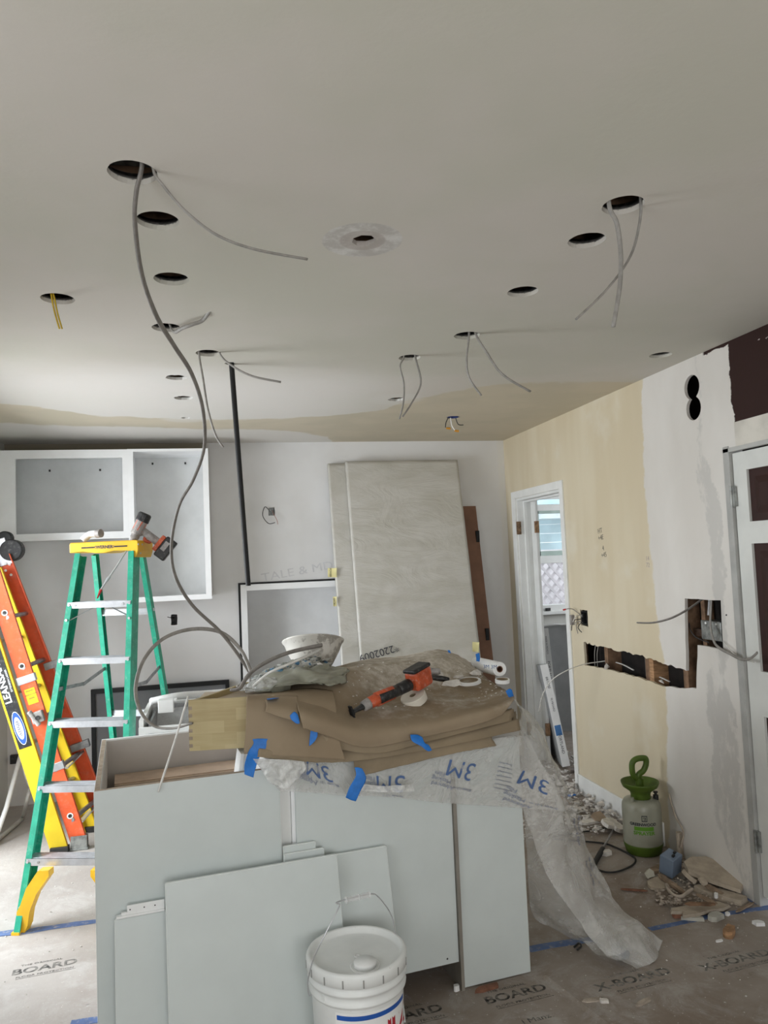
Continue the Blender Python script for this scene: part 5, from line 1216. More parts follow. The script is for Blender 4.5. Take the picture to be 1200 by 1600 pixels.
# crumpled plastic bag full of litter
bg_ = thing('plastic_bag', at(450, 1070, 3.0), 'crumpled grey-green plastic bag with litter on top, left of the multi-tool', 'bag')
def lumpy(name, c, rx, ry, rz, m, parent, seed, amp=.25, n=28, tilt=0, fr_=2.5):
    bm = nb(); bmesh.ops.create_uvsphere(bm, u_segments=n*2, v_segments=n, radius=1)
    for v in bm.verts:
        k = 1+amp*(noise.noise(v.co*fr_+Vector((seed, 0, 0)))+.5*(1-abs(noise.noise(v.co*fr_*2.3+Vector((0, seed, 0)))))*.6-.15); v.co *= k
        if v.co.z < -.5: v.co.z = -.5-(v.co.z+.5)*.0
        v.co = Vector((v.co.x*rx, v.co.y*ry, v.co.z*rz))
    return obj(name, bm, m, parent, X=T(c) @ Matrix.Rotation(tilt, 4, 'Y'), smooth=True)
c_ = at(462, 1070, 2.95); lumpy('bag', c_+Vector((.01, 0, -.01)), .170, .13, .062, bag_grey, bg_, 3, .35, tilt=radians(-9))
c2_ = at(395, 1075, 2.95); lumpy('bag_tail', c2_+Vector((.03, .0, -.02)), .085, .09, .042, film_crumple, bg_, 9, .5, tilt=radians(-25))
c3_ = at(462, 1046, 3.06); lumpy('litter', c3_+Vector((-.02, .02, -.012)), .14, .09, .034, litter_m, bg_, 14, .5, tilt=radians(-12), fr_=5)
for k, (x, y) in enumerate(((415, 1063), (440, 1052), (478, 1045), (500, 1040), (425, 1048), (460, 1058))):
    o = obj('litter_scrap', chunk(nb(), at(x, y, 2.98), random.uniform(.012, .026), 70+k, .5), (plaster, mat('blue_scrap', (.08, .2, .32), .6), bag_grey)[k % 3], bg_)

# cables on and around the heap
cable('electrical_cable', [(300, 1130, 2.74), (270, 1138, 2.80), (240, 1134, 2.86), (219, 1110, 2.90), (212, 1075, 2.95), (224, 1032, 3.0), (255, 998, 3.05), (300, 983, 3.1), (345, 988, 3.12), (376, 1015, 3.1), (393, 1052, 3.05)], .0050,
      'grey cable arching in a wide loop left of the island heap', m=cable_m, twist=3)
cable('electrical_cable', [(362, 1078, 2.90), (375, 1075, 2.88), (388, 1055, 2.88), (410, 1038, 2.88), (450, 1020, 2.90), (503, 1008, 2.92)], .0085, 'thick flat cable end arching over the plastic bag in front of the bowl, upper strand', m=cable_d)
cable('electrical_cable', [(396, 1072, 2.91), (420, 1052, 2.89), (455, 1036, 2.86), (500, 1016, 2.96)], .0065, 'pale cable strand in front of the bowl, just under the upper one', m=cable_w)
cable('electrical_cable', [(392, 1052, 3.04), (386, 1060, 3.0), (380, 1066, 2.95), (371, 1073, 2.92)], .005, 'short bent end of cable between the wooden drawer and the bag', m=cable_m)
# thin rod leaning across the left cabinet
bm = nb(); a, b = at(294, 1088, 2.72), iv(247, 1238, -.012); sweep(bm, [a, (a+b)/2+Vector((.003, 0, .002)), b], .0035, seg=8)
o = obj('thin_stick', bm, cable_w, smooth=True); tag(o, 'thin pale stick leaning across the open left cabinet beside the wooden drawer', 'stick')

# sink unit behind the left cabinet
su = thing('sink_cabinet', at(250, 1120, 3.95), 'white cabinet with a plastic-covered steel sink behind the left island cabinet', 'sink')
sx0, sx1 = at(214, 1120, 3.55).x, at(214, 1120, 3.55).x+.75
sz = at(250, 1108, 3.7).z
bm = nb(); box(bm, sx0, sx1, 3.60, 3.62, 0, sz-.06); box(bm, sx0, sx0+.02, 3.62, 4.10, 0, sz-.03); box(bm, sx1-.02, sx1, 3.62, 4.10, 0, sz-.03); box(bm, sx0, sx1, 4.08, 4.10, 0, sz-.03); obj('carcass', bm, white_paint, su)
bm, _, _ = grid([[(sx0+.03+.17*i, 3.60, sz-.085) for i in range(5)], [(sx0+.03+.17*i, 3.66, sz-.16) for i in range(5)], [(sx0+.03+.17*i, 3.85, sz-.19) for i in range(5)], [(sx0+.03+.17*i, 4.03, sz-.05) for i in range(5)]], 5, 5, jit=.02, jf=5, seed=4, th=.002)
obj('plastic_cover', bm, clear_pl, su, smooth=True)
bm = nb(); box(bm, sx0+.04, sx1-.04, 3.64, 4.06, sz-.22, sz-.21); box(bm, sx0+.04, sx1-.04, 4.05, 4.06, sz-.21, sz-.04); box(bm, sx0+.04, sx0+.05, 3.64, 4.05, sz-.21, sz-.05); obj('basin', bm, dull_steel, su)
bm = nb(); sweep(bm, [(sx0+.02, 4.02, sz-.015), (sx0+.15, 4.0, sz+.005), (sx0+.32, 4.03, sz+.0), (sx0+.55, 4.0, sz+.006), (sx1-.02, 4.02, sz)], .035, .018, seg=12); obj('towel', bm, white_felt, su, smooth=True)
wb_ = at(260, 1108, 3.8)
q_ = thing('white_block', wb_, 'small white foam block standing on the rim of the sink', 'block')
bm = nb(); box(bm, wb_.x-.035, wb_.x+.035, 3.76, 3.82, wb_.z-.01, wb_.z+.048); box(bm, wb_.x+.035, wb_.x+.05, 3.765, 3.815, wb_.z+.038, wb_.z+.047); obj('foam', bm, white_pl, q_, bevel=.002)

# ================================================================== MASKING FILM
fm = thing('masking_film', I(1.1, -.03, .75), 'translucent masking film with blue print draped from the island down to the floor', 'plastic film')
bandr = G([[iv(398, 1186, -.012), iv(450, 1184, -.012), iv(520, 1180, -.012), iv(600, 1175, -.012), iv(700, 1165, -.012), iv(795, 1150, -.012), iv(822, 1150, .02)],
           [iv(408, 1203, -.022), iv(455, 1200, -.022), iv(520, 1198, -.022), iv(600, 1200, -.022), iv(700, 1195, -.022), iv(785, 1185, -.022), iv(845, 1190, -.01)],
           [iv(425, 1222, -.022), iv(458, 1220, -.022), iv(535, 1222, -.022), iv(600, 1228, -.022), iv(700, 1228, -.022), iv(778, 1225, -.024), iv(868, 1228, -.02)],
           [iv(438, 1237, -.020), iv(462, 1237, -.020), iv(548, 1243, -.020), iv(600, 1245, -.020), iv(690, 1254, -.020), iv(772, 1260, -.022), iv(885, 1268, -.02)]])
bmB, gB, nB = grid(bandr, 12, 10, jit=.007, jf=9, seed=3, th=.0006)
fmB = obj('front_band', bmB, film_m, fm, smooth=True)
cr1 = G([[(396, 1184, 2.615), (420, 1186, 2.61), (450, 1187, 2.61), (475, 1190, 2.615)], [(410, 1206, 2.615), (430, 1210, 2.60), (450, 1212, 2.60), (478, 1202, 2.61)], [(428, 1228, 2.615), (438, 1234, 2.605), (452, 1232, 2.60), (466, 1215, 2.61)]])
bm, _, _ = grid(cr1, 12, 12, jit=.018, jf=22, seed=6, th=.0006); obj('crumpled_corner', bm, film_crumple, fm, smooth=True)
cr2 = G([[(560, 1224, 2.625), (600, 1228, 2.635), (645, 1225, 2.65)], [(565, 1236, 2.62), (600, 1238, 2.63), (650, 1238, 2.65)]])
bm, _, _ = grid(cr2, 14, 8, jit=.014, jf=26, seed=8, th=.0006); obj('crumpled_corner', bm, film_crumple, fm, smooth=True)
drape = G([
  [(798, 1140, 2.80), (812, 1120, 2.86), (816, 1108, 2.95), (812, 1098, 3.08), (800, 1090, 3.22)],
  [(812, 1190, 2.82), (838, 1175, 2.88), (848, 1168, 2.97), (852, 1160, 3.08), (848, 1155, 3.20)],
  [(818, 1260, 2.84), (848, 1248, 2.89), (868, 1240, 2.96), (882, 1235, 3.06), (888, 1235, 3.18)],
  [(824, 1340, 2.90), (850, 1330, 2.86), (875, 1322, 2.88), (900, 1305, 2.98), (913, 1300, 3.10)],
  [(829, 1418, 3.00), (862, 1410, 2.92), (890, 1395, 2.84), (920, 1372, 2.92), (934, 1362, 3.02)],
  [(845, 1446, 3.00), (885, 1452, 2.93), (918, 1450, 2.82), (945, 1425, 2.86), (965, 1412, 2.94)],
  [(900, 1466, 2.94), (935, 1476, 2.84), (955, 1488, 2.76), (985, 1462, 2.79), (1000, 1447, 2.86)],
  [(955, 1503, 2.71), (975, 1507, 2.70), (1000, 1510, 2.70), (1025, 1500, 2.73), (1033, 1472, 2.84)]])
bmD, gD, nD = grid(drape, 12, 10, jit=.022, jf=8, seed=21, th=.0006, zmin=.002)
fmD = obj('side_drape', bmD, film_m, fm, smooth=True)
# a folded second layer of film along the drape's front crease
fold = G([[(816, 1262, 2.80), (870, 1262, 2.84), (884, 1300, 2.9)], [(840, 1330, 2.80), (880, 1330, 2.82), (905, 1345, 2.9)], [(868, 1390, 2.78), (905, 1390, 2.80), (925, 1400, 2.86)], [(905, 1440, 2.76), (935, 1440, 2.78), (952, 1440, 2.82)], [(950, 1495, 2.69), (972, 1490, 2.70), (985, 1480, 2.74)]])
bm, gF, nF = grid(fold, 10, 8, jit=.016, jf=10, seed=31, th=.0006, zmin=.003); obj('folded_layer', bm, film_m, fm, smooth=True)
# the print: 3M Advanced Masking Film, upside down
flip = pi
for fu, fv, rot in ((.27, .40, -.30), (.515, .62, 0), (.705, .42, -.30), (.93, .62, -.45)):
    ink_on(gB, nB, '3M', fu, fv, .078, ink_blue, parent=fm, rot=flip+rot, off=.0015)
    c_, s_r = cos(rot), sin(rot)
    for i, s_ in enumerate(('Advanced', 'Masking', 'Film')):
        dx_, dy_ = -.075, -.018+.017*i
        ink_on(gB, nB, s_, fu+(dx_*c_+dy_*s_r)/1.25, fv-(-dx_*s_r+dy_*c_)/.17, .019, ink_grey, parent=fm, rot=flip+rot, off=.0015)
    ink_on(gB, nB, '48 large 1,21 m', min(fu+.01, .95), min(fv+.30, .95), .012, ink_grey, parent=fm, rot=flip+rot*.6, off=.004)
for i in range(7): ink_on(gB, nB, 'masking masking film', .845, .40+.055*i, .0065, ink_grey, parent=fm, rot=flip-.2, off=.004)
for fu, fv in ((.80, .42), (.78, .56)):
    ink_on(gD, nD, 'Masking Film', fu, fv, .020, ink_grey, parent=fm, rot=-pi/2-.2, off=.004); ink_on(gD, nD, '48 large 1,21 m', fu+.09, fv, .019, ink_grey, parent=fm, rot=-pi/2-.2, off=.004)
# grey knob held by the film's end
gk = obj('grey_weight', lathe(nb(), [(.020, 0), (.026, .004), (.030, .03), (.024, .06), (.014, .075)], 24, T((at(1000, 1500, 2.74).x-.035, 2.80, .004)) @ Matrix.Rotation(radians(-38), 4, 'Y') @ Matrix.Rotation(radians(20), 4, 'X')), blue_box, smooth=True)
tag(gk, 'blue-grey plastic piece wrapped in the end of the masking film on the floor', 'plastic piece')
# ================================================================== RIGHT WALL: CABLES AND BOXES
def wcable(pts, w, label, m=cable_m, flat=.55, name='electrical_cable', cat='cable', **k):
    P = [atx(*p) for p in pts]; bm = nb(); sweep(bm, P, w, w*flat, 8, 7); o = obj(name, bm, m, smooth=True); return tag(o, label, cat)
wcable([(1112, 930, 2.305), (1098, 936, 2.30), (1075, 952, 2.21), (1048, 966, 2.14), (1020, 973, 2.10), (996, 973, 2.08)], .0075, 'grey cable sticking out left from the top of the L-shaped wall cutout', cable_d)
wcable([(1112, 930, 2.30), (1111, 945, 2.295), (1110, 975, 2.28), (1114, 998, 2.262), (1122, 1011, 2.255), (1140, 1021, 2.24), (1158, 1030, 2.22), (1172, 1029, 2.20), (1183, 1020, 2.18)], .0070, 'grey cable looping from the wall cutout across to the white door, lower end curled up', cable_m)
wcable([(1130, 1002, 2.262), (1140, 1014, 2.25), (1150, 1024, 2.24), (1165, 1031, 2.23), (1178, 1035, 2.225)], .0035, 'thin pale cable beside the looping cable near the white door', cable_w)
wcable([(952, 1032, 2.33), (938, 1034, 2.29), (912, 1038, 2.18), (885, 1048, 2.05), (862, 1063, 1.97), (848, 1085, 1.93), (842, 1112, 1.92)], .0055, 'pale cable curving out of the long wall cutout in front of the doorway', cable_w)
cav = thing('junction_box', (XR+.06, 3.2, 1.15), 'galvanised junction box inside the L-shaped wall cutout', 'junction box')
a, b = atx(1092, 968, XR+.045), atx(1127, 1001, XR+.045)
bm = nb(); box(bm, XR+.04, XR+.10, b.y-.01, a.y-.02, b.z-.005, a.z); obj('box', bm, galv, cav, bevel=.003)
bm = nb()
for k in range(3):
    y = b.y+.02+k*.04; cyl(bm, (XR+.036, y, a.z-.012), (XR+.041, y, a.z-.012), .006, seg=10)
obj('knockout', bm, white_pl, cav)
cx_ = [atx(1110, 925, XR+.06), atx(1109, 945, XR+.05), atx(1108, 962, XR+.05)]
bm = nb()
P_ = crom(cx_, 14)
for i, p in enumerate(P_[:-1]): lathe(bm, [(.008, 0), (.010, .002), (.008, .004)], 12, T(p), cap=False)
obj('flexible_conduit', bm, steel, cav, smooth=True)
sp_ = thing('armoured_cable', (XR+.05, 3.82, .86), 'coiled armoured cable end inside the long wall cutout, beside a stud', 'cable')
bm = nb(); y = 3.87
for k in range(18): lathe(bm, [(.007, 0), (.0095, .003), (.007, .006)], 12, T((XR+.045, y, .87+.0072*k)), cap=False)
obj('coil', bm, galv, sp_, smooth=True)
wcable([(963, 1035, XR+.05), (975, 1039, XR+.045), (990, 1047, XR+.04)], .006, 'pale cable stub lying inside the long wall cutout, left of the armoured coil', cable_w)
wcable([(1031, 1058, XR+.05), (1036, 1060, XR+.045), (1046, 1065, XR+.04)], .006, 'short pale cable stub inside the long wall cutout, right of the double stud', cable_w)
wcable([(1077, 973, XR+.03), (1079, 985, XR+.028), (1088, 996, XR+.03), (1108, 1004, XR+.03)], .0035, 'thin black wire crossing the upright part of the wall cutout', black_p)
for k, (x0, x1) in enumerate(((931, 930), (936, 934))):
    wcable([(x0, 1005, XR+.06), (x1-1, 1022, XR+.05), (x1, 1046, XR+.06)], .004, ('left' if k == 0 else 'right')+' of two thin cables running down inside the left end of the long wall cutout', cable_m)
# plaster ragged flaps left on the cut
o = obj('torn_paper', chunk(nb(), (XR-.004, 4.245, .862), .028, 91, .8), plaster); tag(o, 'torn white plaster flap under the first stud of the long wall cutout', 'debris')
o = obj('torn_paper', chunk(nb(), (XR-.002, 3.66, .862), .018, 92, .8), plaster); tag(o, 'small torn plaster flap near the right end of the long wall cutout', 'debris')
# switch box with loose wires by the doorway
sb = thing('switch_box', (XR, 4.5, 1.10), 'black switch box in the cream wall by the doorway with loose wires', 'switch box')
bm = nb(); y0, y1, z0, z1 = 4.462, 4.538, 1.112, 1.196
for a in ((y0, y0+.004, z0, z1), (y1-.004, y1, z0, z1), (y0, y1, z0, z0+.004), (y0, y1, z1-.004, z1)): box(bm, XR-.001, XR+.06, *a)
box(bm, XR+.055, XR+.06, y0, y1, z0, z1); obj('box', bm, black_p, sb)
for k, (pts, m) in enumerate(([[(910, 964, 2.272), (897, 953, 2.25), (890, 951, 2.22), (884, 952, 2.2)], cable_m], [[(911, 970, 2.272), (903, 980, 2.24), (909, 988, 2.25)], black_p], [[(910, 967, 2.272), (896, 970, 2.23), (893, 985, 2.24)], black_p],
                             [[(911, 973, 2.272), (900, 972, 2.25), (903, 990, 2.25)], cable_m], [[(910, 961, 2.272), (900, 963, 2.22), (895, 972, 2.2)], cable_w])):
    bm = nb(); sweep(bm, [atx(*p) for p in pts], .0028, seg=6); obj('wire', bm, m, sb)
bm = nb(); sweep(bm, [atx(884, 952, 2.2), atx(880, 953, 2.19)], .0055, seg=8, smooth=False); obj('wire_cap', bm, red, sb)
q_ = atx(894, 968, 2.23); bm = nb(); box(bm, q_.x-.012, q_.x+.012, q_.y-.012, q_.y+.012, q_.z-.035, q_.z+.03); obj('loose_switch', bm, tool_grey, sb, bevel=.002)
# marker scribbles on the cream wall
def wall_x(x, y, rot=0): return T(atx(x, y, XR-.0008)) @ Matrix(((0, 0, -1, 0), (-1, 0, 0, 0), (0, 1, 0, 0), (0, 0, 0, 1))) @ Matrix.Rotation(rot, 4, 'Z')
for i, (s_, x, y, sz_, lab) in enumerate((('HT\n+4E', 938, 835, .042, 'upper'), ('4\n+45', 943, 862, .042, 'lower'))):
    w_ = text('marker_writing', s_, sz_, wall_x(x, y, .12), mat('faded_ink', (.16, .15, .13), .7), ext=.0003); tag(w_, lab+' of two small marker scribbles on the cream wall', 'writing')
w_ = text('marker_writing', '14\n72', .035, wall_x(1012, 878), mat('faded_ink2', (.42, .36, .33), .7), ext=.0003); tag(w_, 'faint reddish numbers where the cream paint meets the white plaster', 'writing')
bm = nb(); cyl(bm, atx(1135, 961, XR-.002), atx(1135, 961, XR+.004), .004, seg=8); o = obj('screw_head', bm, black_p); tag(o, 'tiny dark screw in the wall left of the white door', 'screw')

# ================================================================== FAR ROOM: BOARDS LEANING BEHIND THE DOORWAY
def bundle(name, bot, top, wth, dep, m, label, mface, ptxt=None):
    """board seen on its long narrow edge: bottom and top points of the edge's left side"""
    z_ = (top-bot).normalized(); ex = Vector((.97, -.25, 0)); ey = z_.cross(ex).normalized(); ex = ey.cross(z_)
    if ey.y < 0: ey = -ey; 
    m_ = Matrix((ex, ey, z_)).transposed().to_4x4(); m_.translation = bot; L = (top-bot).length
    r = thing(name, bot, label, 'board'); obj('edge', bx(0, wth, 0, .004, 0, L, X=m_), m, r); obj('core', bx(0.001, wth-.001, .004, dep, 0, L-.002, X=m_), mface, r)
    if ptxt:
        for s_, f, sz_ in ptxt: text('printed_text', s_, sz_, m_ @ T((wth*.5, -.0006, L*f)) @ Matrix.Rotation(pi/2, 4, 'X') @ Matrix.Rotation(-pi/2, 4, 'Z'), ink, r, ext=.0002)
        bm = nb(); box(bm, .006, wth-.006, -.0008, -.0002, L*.30, L*.40, m_); obj('blue_sticker', bm, mat('sticker_blue', (.06, .18, .42), .5), r)
    return r
b1_, b2_ = atz(873, 1202, .004), atz(889, 1192, .004)
bundle('drywall_bundle', b1_+Vector((.03, 0, .012)), at(838, 1040, b1_.y+.10)+Vector((.03, 0, 0)), .058, .50, board_white, 'shorter white-edged board bundle leaning in the doorway, in front', board_grey, (('PORTLAND', .22, .028), ('#61300', .82, .028), ('PLYBOARD', .60, .02)))
bundle('drywall_bundle', b2_+Vector((.03, .30, 0)), at(846, 982, b2_.y+.42), .055, .50, board_white, 'taller white-edged board bundle leaning in the doorway, behind the shorter', board_grey, (('PORTLAND', .65, .03), ('B 7142', .10, .028), ('MADE IN MEXICO', .86, .018)))
g_ = thing('drywall_sheet', (2.75, 6.4, 0), 'big grey drywall sheet standing behind the board bundles', 'board')
xa = at(848, 978, 6.3).x; zt_ = at(860, 978, 6.3).z; obj('sheet', bx(xa, xa+.75, 6.30, 6.315, 0, zt_), board_grey, g_)
bm = nb(); sweep(bm, [(xa, 6.30, zt_+.003), (xa+.12, 6.29, zt_+.012), (xa+.2, 6.30, zt_+.004), (xa+.35, 6.29, zt_+.010)], .014, .008, seg=8); obj('torn_paper_edge', bm, board_white, g_)
for k, (x, y, xt, yt) in enumerate(((862, 1188, 852, 1120),)):
    a = atz(x, y, .0)+Vector((.0, .18, .012)); b = at(xt, yt, a.y+.1)-Vector((.03, 0, 0)); a.x -= .04; b.x -= .02; bm = nb(); sweep(bm, [a, b], .02, .012, seg=4, smooth=False); o = obj('wood_offcut', bm, wood_mid if k else wood_dark); tag(o, 'dark wood offcut leaning behind the board bundles in the doorway', 'wood')

# ================================================================== GARDEN SPRAYER
SC = Vector((2.130, 3.700, 0))
sr = thing('garden_sprayer', SC, 'translucent garden sprayer tank with green pump top standing by the right wall', 'sprayer')
sX = T(SC)
bm = nb(); lathe(bm, [(.086, .03), (.095, .036), (.099, .06), (.099, .225), (.097, .25), (.086, .268), (.06, .275), (.045, .277)], 48, sX); obj('tank', bm, tank_m, sr, smooth=True)
bm = nb(); lathe(bm, [(.083, 0), (.089, .004), (.0985, .04), (.100, .050), (.0995, .053), (.080, .053)], 48, sX, cap=True); obj('base', bm, sp_green, sr, smooth=True)
bm = nb(); lathe(bm, [(.045, .268), (.050, .270), (.050, .298), (.055, .312), (.088, .335), (.097, .355), (.097, .362), (.093, .360), (.083, .340), (.045, .322), (.001, .320)], 48, sX); obj('funnel', bm, sp_green, sr, smooth=True)
bm = nb(); cyl(bm, SC+Vector((0, 0, .32)), SC+Vector((0, 0, .375)), .020, seg=20); cyl(bm, SC+Vector((0, 0, .375)), SC+Vector((0, 0, .385)), .012, seg=16); pump = obj('pump_neck', bm, sp_green, sr)
bm = nb(); h = [Vector(p)+SC for p in ((-.008, 0, .375), (-.034, 0, .395), (-.040, 0, .43), (-.034, 0, .462), (-.008, -.002, .478), (.030, -.004, .478), (.042, -.004, .468), (.040, -.002, .44), (.024, 0, .412), (-.002, 0, .396))]
sweep(bm, h, .012, .016, seg=12, closed=True, n=5); obj('handle', bm, sp_green, sr, smooth=True)
bm = nb(); cyl(bm, SC+Vector((-.066, -.03, .262)), SC+Vector((-.066, -.03, .292)), .009, seg=12); obj('outlet_nipple', bm, tank_m, sr)
bm = nb(); cyl(bm, SC+Vector((.070, -.03, .262)), SC+Vector((.070, -.03, .292)), .014, seg=12); cyl(bm, SC+Vector((.070, -.03, .292)), SC+Vector((.070, -.03, .306)), .007, seg=12); cyl(bm, SC+Vector((.070, -.03, .303)), SC+Vector((.070, -.03, .310)), .012, seg=12); obj('relief_valve', bm, black_p, sr)
cam_a = math.atan2(-SC.y, -SC.x)       # direction of the viewer's side of the tank
def swrap(s_, size, z, m, da=0, bold=0, sx=1, par=None):
    return text('lettering', s_, size, T(SC+Vector((0, 0, z))) @ Matrix.Rotation(cam_a+pi/2+da, 4, 'Z') @ Matrix.Rotation(pi/2, 4, 'X') @ T((0, 0, .0996)), m, par or sr, ext=.0002, wrap=.0996, bold=bold, sx=sx)
gp = mat('print_green', (.10, .26, .02), .5); bp = mat('print_black', (.02, .025, .03), .5)
swrap('GREENWOOD', .020, .168, bp, .04, .0007, 1.05)
def cband(a0, a1, z0, z1, m, name, par):
    bm = nb(); n = 16; V = []
    for i in range(n+1):
        a = cam_a+a0+(a1-a0)*i/n; V.append([bm.verts.new(SC+Vector((cos(a)*r, sin(a)*r, z))) for r, z in ((.0992, z0), (.0992, z1), (.0998, z1), (.0998, z0))])
    for A, B in zip(V, V[1:]):
        for k in range(4): bm.faces.new((A[k], B[k], B[(k+1) % 4], A[(k+1) % 4]))
    bm.faces.new(V[0]); bm.faces.new(V[-1][::-1]); return obj(name, bm, m, par)
gb_ = cband(-.42, .58, .139, .157, gp, 'green_band', sr)
swrap('LAWN & GARDEN', .0125, .148, tank_m, .06, .0003, 1.15).parent = sr
cband(-.42, .60, .137, .1385, gp, 'green_line', sr)
swrap('SPRAYER', .024, .124, gp, .08, .0009, 1.15)
for (a0, a1, z0, z1) in ((-.02, .26, .184, .188), (-.02, .26, .210, .214), (-.02, .01, .188, .210), (.23, .26, .188, .210), (.05, .19, .202, .205), (.16, .19, .190, .202), (.10, .13, .190, .198)): cband(a0, a1, z0, z1, bp, 'logo_bar', sr)
def fl_(x, y, z=.008): return atz(x, y, z)
hose = nb(); sweep(hose, [SC+Vector((-.075, -.055, .05)), fl_(988, 1303, .01), fl_(965, 1297), fl_(945, 1294), fl_(922, 1298), fl_(890, 1303)], .0045, seg=8, n=8)
o = obj('hose', hose, rubber, sr, smooth=True)
hose = nb(); sweep(hose, [fl_(890, 1313), fl_(918, 1315), fl_(945, 1318), fl_(962, 1324), fl_(984, 1335), fl_(993, 1343), fl_(988, 1352), fl_(968, 1361), fl_(950, 1363), fl_(935, 1359), fl_(926, 1352)], .0048, seg=8, n=8); obj('hose', hose, rubber, sr, smooth=True)
hose = nb(); sweep(hose, [fl_(890, 1303), fl_(868, 1306), fl_(866, 1310), fl_(890, 1313)], .0047, seg=8, n=8); obj('hose', hose, rubber, sr, smooth=True)
bm = nb(); sweep(bm, [fl_(961, 1292, .02), fl_(938, 1332, .018)], .006, seg=8, smooth=False); obj('wand', bm, dull_steel, sr, smooth=True)
bm = nb(); sweep(bm, [fl_(942, 1326, .018), fl_(934, 1340, .018), fl_(927, 1352, .016)], .013, seg=10); obj('wand_grip', bm, rubber, sr, smooth=True)

# ================================================================== FLOOR: PRINT, TAPE, RUBBLE
def ftext(s_, size, x, y, rot, par=fl, sx=1, bold=0, m=board_ink):
    p = atz(x, y, .0006); return text('floor_print', s_, size, T(p) @ Matrix.Rotation(rot, 4, 'Z'), m, par, ext=.0002, sx=sx, bold=bold)
fr_ = mat('floor_print_faint', (.20, .19, .175), .85, var=.5, scale=30)
for (x, y, rot, s1_, s2_, m) in ((806, 1553, .10, 'BOARD', 'FLOOR PROTECTION', board_ink), (640, 1586, .10, 'BOARD', 'FLOOR PROTECTION', board_ink), (1150, 1500, .10, 'X-BOARD', 'FLOOR PROTECTION', fr_), (990, 1530, .10, 'X-BOARD', 'FLOOR PROTECTION', fr_), (70, 1511, .10, 'BOARD', 'FLOOR PROTECTION', fr_)):
    ftext(s1_, .060, x, y, rot, bold=.0012, sx=1.2, m=m); p = atz(x, y, 0)
    q_ = p+Vector((.01, -.046, .0006)); text('floor_print', s2_, .017, T(q_) @ Matrix.Rotation(rot, 4, 'Z'), m, fl, ext=.0002, sx=1.3)
    q_ = p+Vector((-.02, .044, .0006)); text('floor_print', 'THE ORIGINAL', .018, T(q_) @ Matrix.Rotation(rot, 4, 'Z'), m, fl, ext=.0002, sx=1.3)
    bm = nb(); box(bm, -.10, .12, -.060, -.058, .0002, .0008, T(p) @ Matrix.Rotation(rot, 4, 'Z')); obj('floor_print', bm, m, fl)
ftext('J Manz', .034, 838, 1592, .1, m=fr_, sx=1.2)
bm = nb(); a, b = atz(846, 1527, 0), atz(945, 1605, 0); d_ = (b-a).normalized(); s_ = Vector((-d_.y, d_.x, 0))
vs = [bm.verts.new(p+Vector((0, 0, z))) for p, z in ((a, .0), (b, .0), (b+s_*.02, .004), (a+s_*.02, .004), (a+s_*.09, .0), (b+s_*.09, .0))]
bm.faces.new((vs[0], vs[1], vs[2], vs[3])); bm.faces.new((vs[3], vs[2], vs[5], vs[4])); bm.faces.new((vs[0], vs[3], vs[4])); bm.faces.new((vs[1], vs[5], vs[2])); bm.faces.new((vs[0], vs[4], vs[5], vs[1])); struct(obj('trim_16', bm, floor_m))
def ftape(pts, w, label, lift=.002):
    P = [atz(x, y, 0) for x, y in pts]; P = crom(P, 6); bm = nb(); A = []; B = []
    for i, p in enumerate(P):
        d_ = (P[min(i+1, len(P)-1)]-P[max(i-1, 0)]).normalized(); n_ = Vector((-d_.y, d_.x, 0)); ww = w*(1+.25*noise.noise(p*9)); z = .001+lift*abs(noise.noise(p*7))
        A.append((bm.verts.new(p+n_*ww/2+Vector((0, 0, z))), bm.verts.new(p+n_*ww/2))); B.append((bm.verts.new(p-n_*ww/2+Vector((0, 0, z*.6+.0004))), bm.verts.new(p-n_*ww/2)))
    for i in range(len(P)-1):
        bm.faces.new((A[i][0], B[i][0], B[i+1][0], A[i+1][0])); bm.faces.new((A[i][1], A[i+1][1], B[i+1][1], B[i][1])); bm.faces.new((A[i][0], A[i+1][0], A[i+1][1], A[i][1])); bm.faces.new((B[i][0], B[i][1], B[i+1][1], B[i+1][0]))
    o = obj('floor_tape', bm, floor_tape, smooth=False); return tag(o, label, 'tape')
ftape([(-10, 1461), (40, 1456), (90, 1448), (165, 1438)], .042, 'blue tape seam on the floor crossing under the green ladder foot', .012)
ftape([(110, 1600), (150, 1594), (180, 1590)], .04, 'blue tape end at the bottom left beside the island', .004)
ftape([(826, 1484), (870, 1476), (925, 1468)], .04, 'blue tape on the floor under the masking film', .004)
ftape([(1015, 1452), (1060, 1443), (1110, 1432), (1160, 1424), (1205, 1418)], .03, 'dusty blue tape seam on the floor along the debris at right', .002)
ftape([(1168, 1400), (1185, 1410), (1205, 1416)], .05, 'blue tape at the foot of the white door', .004)
def slab(x, y, w, d, h, rz, seed, m, name, label, z=0, tilt=(0, 0), cat='debris', jagg=.18, n=9):
    rnd = random.Random(seed); pts = []
    for i in range(n):
        a = 2*pi*i/n; k = 1+rnd.uniform(-jagg, jagg); c, s = cos(a), sin(a); q = max(abs(c), abs(s)); pts.append((c/q*w/2*k, s/q*d/2*k))
    p = atz(x, y, z) if not isinstance(x, Vector) else x
    bm = nb(); a = [bm.verts.new((u, v, 0)) for u, v in pts]; b = [bm.verts.new((u*.97, v*.97, h)) for u, v in pts]; bm.faces.new(a[::-1]); bm.faces.new(b)
    for i in range(n): bm.faces.new((a[i], a[(i+1) % n], b[(i+1) % n], b[i]))
    o = obj(name, bm, m, X=T(p) @ Matrix.Rotation(rz, 4, 'Z') @ Matrix.Rotation(tilt[0], 4, 'X') @ Matrix.Rotation(tilt[1], 4, 'Y')); return tag(o, label, cat)
